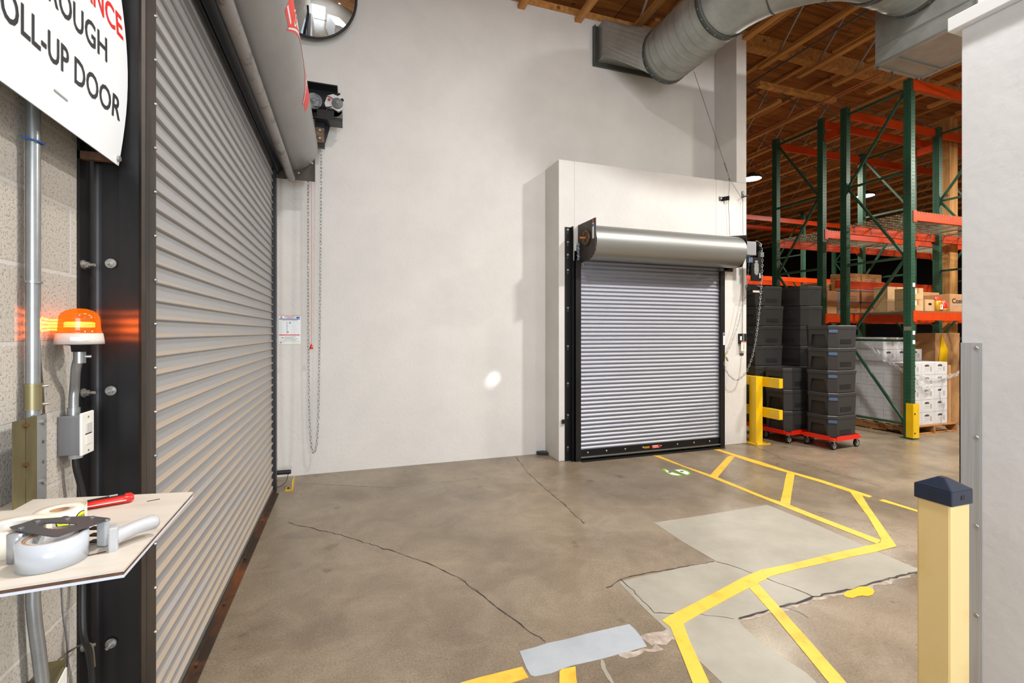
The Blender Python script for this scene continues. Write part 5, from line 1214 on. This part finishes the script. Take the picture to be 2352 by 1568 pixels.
rk4 = rack_row('furthest row of pallet racking against the dark back of the warehouse', [6.0, 8.44, 10.88, 13.3], 13.6, 14.5, 4.4, [1.4, 2.9, 4.3], [1.4, 2.9, 4.3], [], holes=False)
fix(rk3); fix(rk4)

# ================================================================== CARTONS ON THE RACKS
def carton(name, label, x, y, z, w_, d, h, m='carton', group=None, band=None, txt=None, tape_=True, cat='carton', lbl=None, hole_=False, rz=0.0):
    r = thing(name, label, cat, (x, y, z), rz, group)
    MB().box(0, w_, 0, d, 0, h).build('box', M[m], r, bevel=0.004)
    if tape_: b = MB(); b.box(w_/2-0.024, w_/2+0.024, -0.0008, 0.0, h*0.55, h-0.002); b.box(w_/2-0.024, w_/2+0.024, 0, d, h, h+0.0008); b.build('tape', M['ctape'], r)
    if band:
        b = MB(); b.box(0, w_, -0.001, 0, 0.012, 0.028); b.box(-0.001, 0, 0, d, 0.012, 0.028); b.build('printed_band', M[band], r)
    if txt:
        text(txt, (w_*0.20, 0, h*0.52), (1, 0, 0), (0, 0, 1), w_*0.5, h*0.14, M['arch'], parent=r)
        text(txt, (0, d*0.8, h*0.52), (0, -1, 0), (0, 0, 1), d*0.55, h*0.14, M['arch'], parent=r)
        for k in range(2): MB().box(w_*0.15, w_*0.75, -0.0008, 0, h*(0.34-k*0.1), h*(0.34-k*0.1)+0.006).build('printed_line', M['arch'], r)
    if lbl: MB().box(w_*lbl[0], w_*lbl[1], -0.0012, 0, h*0.5, h*0.85).build('label_sheet', M['sign'], r)
    if hole_:
        b = MB(); b.cyl((w_*0.40, -0.001, h*0.62), (w_*0.40, 0.0, h*0.62), 0.016, n=12); b.cyl((w_*0.60, -0.001, h*0.62), (w_*0.60, 0.0, h*0.62), 0.016, n=12); b.box(w_*0.40, w_*0.60, -0.001, 0, h*0.62-0.016, h*0.62+0.016); b.build('hand_hole', M['ink'], r)
    return r
ZD = 1.79+0.0135
def gc(u0, u1, v0, v1, y, d, **k):
    """carton standing at depth y whose front spans the given place of the survey"""
    a = onY(u0, v1, y); c = onY(u1, v0, y); return (a.x, y, a.z, c.x-a.x, d, c.z-a.z)
g1 = 'brown cartons in the rear rack bay'
# second row, left end: two light cartons and a white one
yb_ = 5.80; a0 = 7.58
for k, lab in enumerate(('small brown carton at the left end of the shelf, lower of two', 'small brown carton at the left end of the shelf, upper of two')):
    carton('carton', lab, a0, yb_, ZD+k*0.195, 0.22, 0.3, 0.192, group=g1, txt='EPSILON' if False else None, tape_=False)
xw = 8.05
for k, lab in enumerate(('white-sided carton next to the green column, lower of two', 'white-sided carton next to the green column, upper of two')):
    carton('carton', lab, xw-0.05, 5.83, ZD+k*0.195, 0.115, 0.3, 0.192, 'cartonw', g1, tape_=False)
# columns of brown banded cartons
cols = [(8.13, 5.82, 0.27, 3), (8.42, 5.82, 0.60, 3), (9.10, 5.84, 0.42, 3), (8.60, 6.19, 0.35, 4), (8.97, 6.19, 0.54, 4), (7.90, 6.19, 0.60, 3)]
nmc = ['narrow front column', 'wide front column', 'right front column', 'narrow back column', 'wide back column', 'left back column']
for ci_, (x, y, w_, n) in enumerate(cols):
    for k in range(n):
        pos = ['bottom', 'second', 'third', 'fourth'][k] if k < n-1 else 'top'
        carton('carton', f'brown carton with a purple band, {pos} one of the {nmc[ci_]}', x+0.004*((k*7+ci_) % 3), y+0.005*((k*5+ci_) % 3), ZD+k*0.193, w_-0.012, 0.33, 0.190, group=g1, band='purple', txt='MACLAN', tape_=False)
# first row cartons
for k, lab in enumerate(('wide tan carton behind the diagonal brace, lower of two', 'wide tan carton behind the diagonal brace, upper of two')):
    p = onY(2034, 700, 4.95+0.02*k); carton('carton', lab, 7.76+0.01*k, 4.98, ZD+k*0.195, 0.40, 0.20, 0.192, 'carton2', 'tan cartons in the near rack bay')
    p = onY(2096, 700, 4.60)
    carton('carton', 'small tan carton with a white label right of the green column, '+('lower' if k == 0 else 'upper')+' of two', p.x+0.0, 4.60, ZD+k*0.168, 0.235, 0.24, 0.165, 'carton2', 'tan cartons in the near rack bay', lbl=(0.12, 0.36))
p = onY(2125, 700, 4.60); carton('carton', 'short tan carton with a black hand hole between the snack bags and taped cartons', p.x, 4.60, ZD, 0.215, 0.28, 0.17, 'carton2', 'tan cartons in the near rack bay', tape_=False, hole_=True)
p = onY(2182, 700, 4.58); r = carton('carton', 'big brown carton lettered in black at the white wall edge', p.x, 4.58, ZD, 0.42, 0.36, 0.265, 'carton', 'tan cartons in the near rack bay', tape_=False)
text('Costco', (0.045, 0, 0.125), (1, 0, 0), (0, 0, 1), 0.38, 0.075, M['ink'], parent=r, bold=0.03); MB().box(0.045, 0.36, -0.0008, 0, 0.095, 0.112).build('printed_line', M['greyink'], r)
carton('carton', 'long brown carton lying flat on the boxes behind the snack bags', 8.20, 5.02, ZD, 0.85, 0.33, 0.33, 'carton', 'tan cartons in the near rack bay', tape_=False)
for i, (u, m1, m2, lab, h_) in enumerate(((2155, 'gold', 'redp', 'gold foil snack bag with a red top, left of the pair', 0.215), (2170, 'redp', 'gold', 'narrow red snack bag with a gold foot, right of the pair', 0.17))):
    p = onY(u, 700, 4.56); r = thing('snack_bag', lab, 'snack bag', (p.x, 4.56, ZD), 0, 'snack bags on the near rack shelf')
    w_ = 0.115 if i == 0 else 0.075
    def bag(z0, z1, ww):
        b = MB(); pr_2 = []
        for k in range(7):
            t = k/6; z = z0+(z1-z0)*t; th = 0.035*math.sin(PI*min(1, 0.25+0.75*z/h_))+0.004; pr_2.append((z, th))
        vs = []
        for z, th in pr_2: vs += [(0, 0.04-th, z), (ww/2, 0.04-th*1.3, z), (ww, 0.04-th, z), (ww, 0.04+th, z), (0, 0.04+th, z)]
        b._add(vs, [(5*i_+j, 5*i_+(j+1) % 5, 5*i_+5+(j+1) % 5, 5*i_+5+j) for i_ in range(6) for j in range(5)]+[(0, 1, 2, 3, 4), tuple(30+j for j in range(5))], True); return b
    bag(0, h_*0.75 if i == 0 else h_*0.25, w_).build('pouch', M[m1 if i == 0 else 'gold'], r); bag(h_*0.75 if i == 0 else h_*0.25, h_, w_).build('top_section', M['redp'], r)
    if i == 0: MB().box(0.035, 0.09, -0.008, -0.0065, 0.03, 0.10).build('label_sheet', M['sign'], r)
tag(MB().box(10.02, 10.30, 5.9, 6.2, ZD+0.512, ZD+0.575).build('blue_tray', M['bluep'], bevel=0.01), 'blue plastic tray on top of the cartons in the rear bay', 'tray')
carton('carton', 'low brown carton supporting the blue plastic tray', 9.98, 5.85, ZD, 0.40, 0.4, 0.51, 'carton', g1, tape_=False)
# ---- pallets with white cartons
def pallet(x, y, lx, ly, label, txt=None):
    r = root0('wooden_pallet', label, 'pallet', (x, y, 0), 'wooden pallets under the white cartons')
    for k in range(3):
        xx = x+(lx-0.04)*k/2; b = MB(); 
        zc0 = [(y, 0.015), (y+0.12, 0.015), (y+0.14, 0.05), (y+0.32, 0.05), (y+0.34, 0.015), (y+ly-0.34, 0.015), (y+ly-0.32, 0.05), (y+ly-0.14, 0.05), (y+ly-0.12, 0.015), (y+ly, 0.015), (y+ly, 0.108), (y, 0.108)]
        b.prism([(xx, p[0], p[1]) for p in zc0], (0.04, 0, 0)); b.build('stringer', M['palletw'], r)
    for k in range(7): yy = y+(ly-0.09)*k/6; MB().box(x, x+lx, yy, yy+0.09, 0.109, 0.125).build('top_board', M['palletw'], r)
    for k in range(3): yy = y+(ly-0.09)*k/2; MB().box(x, x+lx, yy, yy+0.09, 0.0, 0.0145).build('bottom_board', M['palletw'], r)
    if txt: text(txt, (x-0.0008, y+0.66, 0.055), (0, -1, 0), (0, 0, 1), 0.40, 0.045, M['ink'], parent=r, thick=0.0)
    fix(r); return r
PX, PY = 7.66, 4.60
pallet(PX, PY, 1.06, 1.16, 'wooden pallet lettered on its side under the shrink wrapped white cartons', 'Morning Star')
wc = thing('white_carton', '', 'carton'); CWx, CDy, CHz = 0.298, 0.338, 0.1845
MB().box(0, CWx-0.004, 0, CDy-0.004, 0, CHz-0.003).build('box', M['cartonw'], wc, bevel=0.003)
ar = MB(); ar.prism([(0.075, -0.0008, 0.122), (0.175, -0.0008, 0.122), (0.175, -0.0008, 0.142), (0.15, -0.0008, 0.150), (0.125, -0.0008, 0.153), (0.10, -0.0008, 0.150), (0.075, -0.0008, 0.142)], (0, 0.0007, 0)); ar.build('arched_logo', M['arch'], wc)
b = MB(); b.box(0.08, 0.17, -0.0008, 0, 0.088, 0.093); b.box(0.09, 0.16, -0.0008, 0, 0.062, 0.065); b.box(0.195, 0.235, -0.0008, 0, 0.05, 0.12); b.build('printed_text', mat('faint_print', (168, 164, 162), 0.6), wc)
b = MB(); b.box(-0.0008, 0, 0.0, CDy-0.004, 0.058, 0.0595); b.box(-0.0008, 0, 0.0, CDy-0.004, 0.125, 0.1262); b.box(-0.0008, 0, CDy*0.33, CDy*0.335, 0.058, 0.18); b.box(-0.0008, 0, CDy*0.70, CDy*0.705, 0.0, 0.125); b.build('side_flap_lines', mat('flap_line', (122, 124, 130), 0.6), wc)
first = [True]
def put_wc(x, y, z, label):
    r = wc if first[0] else copy_tree(wc); first[0] = False
    r.location = (x, y, z); r['label'] = label; r['group'] = 'white cartons on the wrapped pallet'
rown = ['front', 'second', 'third']; lay_ = ['bottom', 'second', 'third', 'fourth', 'fifth', 'sixth', 'top']; coln = ['left', 'middle', 'right']
for j in range(3):
    for i in range(3):
        nl = 7 if (j > 0 or False) else 5
        if j > 0 and i == 2: nl = 6
        for k in range(nl):
            if j == 2 and i > 0 and k < 5: continue
            if j == 1 and i > 0 and k < 4: continue
            put_wc(PX+0.02+i*CWx, PY+0.05+j*CDy, 0.126+k*CHz, f'white carton in the {rown[j]} row of the pallet, {coln[i]} column, {lay_[k]} layer')
# core of the load that nobody sees is left out; corner boards
for x, lab in ((PX+0.018, 'left'), (PX+0.03+3*CWx, 'right')):
    r = root0('corner_board', f'brown cardboard corner board at the {lab} edge of the wrapped pallet', 'corner board', (x, PY, 0.126), 'cardboard corner boards on the pallet')
    MB().box(x-0.004, x+0.075 if lab == 'left' else x+0.05, PY+0.040, PY+0.046, 0.126, 1.0).build('front_flap', M['carton'], r); MB().box(x-0.006, x-0.001, PY+0.046, PY+0.14, 0.126, 1.0).build('side_flap', M['carton'], r); fix(r)
# stretch film: rumpled collar, twisted rope, loose strands
sf = root0('stretch_film', 'crumpled clear stretch film bunched round the white cartons', 'stretch film', (PX+0.3, PY, 0.95))
def film(path, width, name, n=5, amp=0.012):
    P = smoothpath(path, 8); vs = []
    for i, p in enumerate(P):
        for j in range(n):
            t = j/(n-1); vs.append((p.x+random.uniform(-amp, amp)*0.6, p.y-abs(random.uniform(0, amp)), p.z-width*t+random.uniform(-amp, amp)))
    b = MB(); b._add(vs, [(i*n+j, i*n+j+1, (i+1)*n+j+1, (i+1)*n+j) for i in range(len(P)-1) for j in range(n-1)], False); return b.build(name, M['film'], sf)
yf_ = PY+0.033
film([onY(2106, 846, yf_), onY(2120, 860, yf_), onY(2140, 866, yf_), onY(2165, 862, yf_), onY(2190, 856, yf_), onY(2206, 850, yf_)], 0.06, 'collar')
film([onY(2106, 862, yf_-0.01), onY(2116, 874, yf_-0.01), onY(2130, 884, yf_-0.01), onY(2140, 880, yf_-0.01)], 0.11, 'bunched_corner', 7, 0.02)
film([onX(1972, 772, PX-0.02), onX(2000, 792, PX-0.03), onX(2030, 815, PX-0.03), onX(2052, 832, PX-0.03), onX(2074, 846, PX-0.02), onX(2096, 856, PX-0.01)], 0.07, 'twisted_rope', 5, 0.016)
b = MB(); b.tube(smoothpath([onY(2163, 864, yf_), onY(2166, 885, yf_), onY(2160, 905, yf_), onY(2162, 922, yf_), onY(2168, 940, yf_), onY(2164, 960, yf_), onY(2163, 975, yf_)], 6), 0.006, n=6); b.build('loose_strand', M['tapeclear'], sf)
b = MB(); b._add([onX(1968, 775, PX-0.012), onX(2075, 848, PX-0.012), onX(2075, 955, PX-0.012), onX(1968, 950, PX-0.012)], [(0, 1, 2, 3)]); b.build('wrap_sheet', mat('film_sheet', (214, 216, 220), 0.12, alpha=0.16, spec=0.8), sf)
fix(sf)
# second pallet and goods in the next bay
carton('carton', 'large dark cardboard crate on the floor of the far rack bay', 8.95, 5.02, 0.0, 0.62, 0.34, 1.48, 'carton', None, tape_=False)
tag(MB().prism([(9.02, 5.012, 0.95), (9.10, 5.012, 1.45), (9.25, 5.012, 1.2), (9.2, 5.012, 0.85)], (0, 0.006, 0)).build('yellow_wrap', M['yellow']), 'yellow plastic strap on the dark crate in the far rack bay', 'strap')

# ================================================================== LAMPS IN VIEW
for i, (u, v, d, lab) in enumerate(((1727, 411, 11.0, 'glaring round high-bay lamp just past the white wall edge'), (1988, 450, 12.6, 'smaller glowing high-bay lamp seen between the rack columns'))):
    r0 = ray(u, v); p = Vector((r0[0]*d, r0[1]*d, H+r0[2]*d))
    r = root0('high_bay_lamp', lab, 'ceiling lamp', (p.x, p.y, p.z), 'round high-bay lamps under the warehouse roof')
    MB().lathe(p, [(0.0, 0.16), (0.06, 0.16), (0.08, 0.10), (0.19, 0.06), (0.22, 0.01), (0.22, 0.0), (0.20, 0.0)], n=28).build('housing', M['lampwhite'], r)
    lm = mat('lamp_glow', (255, 250, 240), 0.5, emit=(255, 250, 240), estr=30.0)
    MB().lathe(p, [(0.0, -0.012), (0.12, -0.008), (0.20, 0.002), (0.20, 0.006), (0.0, 0.006)], n=28).build('diffuser', lm, r)
    MB().tube([(p.x, p.y, p.z+0.15), (p.x, p.y, 5.6)], 0.004, n=6).build('hanger', M['galvdark'], r)
    fix(r)

# ================================================================== CAMERA, LIGHT, WORLD
cam = bpy.data.cameras.new('camera'); co = bpy.data.objects.new('camera', cam); C.objects.link(co)
cam.sensor_width = 36; cam.lens = FP*36/2352; cam.shift_y = -(784-CY)/2352; cam.clip_start = 0.02
co.location = (0, 0, H); co.rotation_euler = (PI/2, 0, -YAW); bpy.context.scene.camera = co
def area(name, loc, size, energy, col=(1, 1, 1), rot=(0, 0, 0), sizey=None, spread=None):
    l = bpy.data.lights.new(name, 'AREA'); l.energy = energy; l.size = size; l.color = col
    if sizey: l.shape = 'RECTANGLE'; l.size_y = sizey
    else: l.shape = 'DISK'
    if spread: l.spread = spread
    o = bpy.data.objects.new(name, l); C.objects.link(o); o.location = loc; o.rotation_euler = rot; return o
for i, (x, y, e) in enumerate(((1.3, 1.2, 130), (5.0, 1.5, 330), (1.0, -2.6, 120), (4.8, -2.6, 110))):
    area('high_bay_light', (x, y, 5.38), 0.32, e, (1.0, 0.98, 0.955))
for x, y, e in ((7.6, 2.2, 240), (11.0, 2.8, 220), (8.7, 8.0, 260), (12.6, 8.2, 210), (13.0, 3.0, 160), (9.0, 12.5, 160), (15.0, 12.5, 160)):
    area('high_bay_light', (x, y, 4.95), 0.4, e, (1.0, 0.94, 0.84))
area('daylight_opening', (1.1, -5.6, 1.75), 3.4, 370, (0.84, 0.92, 1.0), (-PI/2+PI, 0, 0), 3.2)
pl_ = bpy.data.lights.new('beacon_glow', 'POINT'); pl_.energy = 12.0; pl_.color = (1.0, 0.25, 0.03); pl_.shadow_soft_size = 0.002
po = bpy.data.objects.new('beacon_glow', pl_); C.objects.link(po); po.location = (bc.x, bc.y, zbase1+0.024)
for dx, dz, e in ((0.0, 0.0, 5200), (-0.05, -0.055, 2600)):  # narrow spot lamps added to throw the small sun patch on the wall
    s_ = bpy.data.lights.new('sun_glint_spot', 'SPOT'); s_.energy = e; s_.spot_size = math.radians(1.0); s_.spot_blend = 1.0; s_.shadow_soft_size = 0.03; s_.color = (1, 0.98, 0.94)
    so = bpy.data.objects.new('sun_glint_spot', s_); C.objects.link(so); so.location = (2.3, -5.5, 3.0)
    d = Vector((1.64+dx, 5.42, 0.95+dz))-so.location; so.rotation_euler = d.to_track_quat('-Z', 'Y').to_euler()
W = bpy.data.worlds.new('world'); bpy.context.scene.world = W; W.use_nodes = True
bg = W.node_tree.nodes['Background']; bg.inputs[0].default_value = (0.80, 0.89, 1.0, 1); bg.inputs[1].default_value = 0.9
sc = bpy.context.scene
sc.view_settings.view_transform = 'Standard'; sc.view_settings.look = 'None'; sc.view_settings.gamma = 1; sc.view_settings.exposure = 0.0; sc.view_settings.use_curve_mapping = False
sc.cycles.max_bounces = 8; sc.cycles.diffuse_bounces = 5; sc.cycles.glossy_bounces = 4; sc.cycles.transparent_max_bounces = 16
sc.cycles.sample_clamp_indirect = 6; sc.cycles.caustics_reflective = False; sc.cycles.caustics_refractive = False
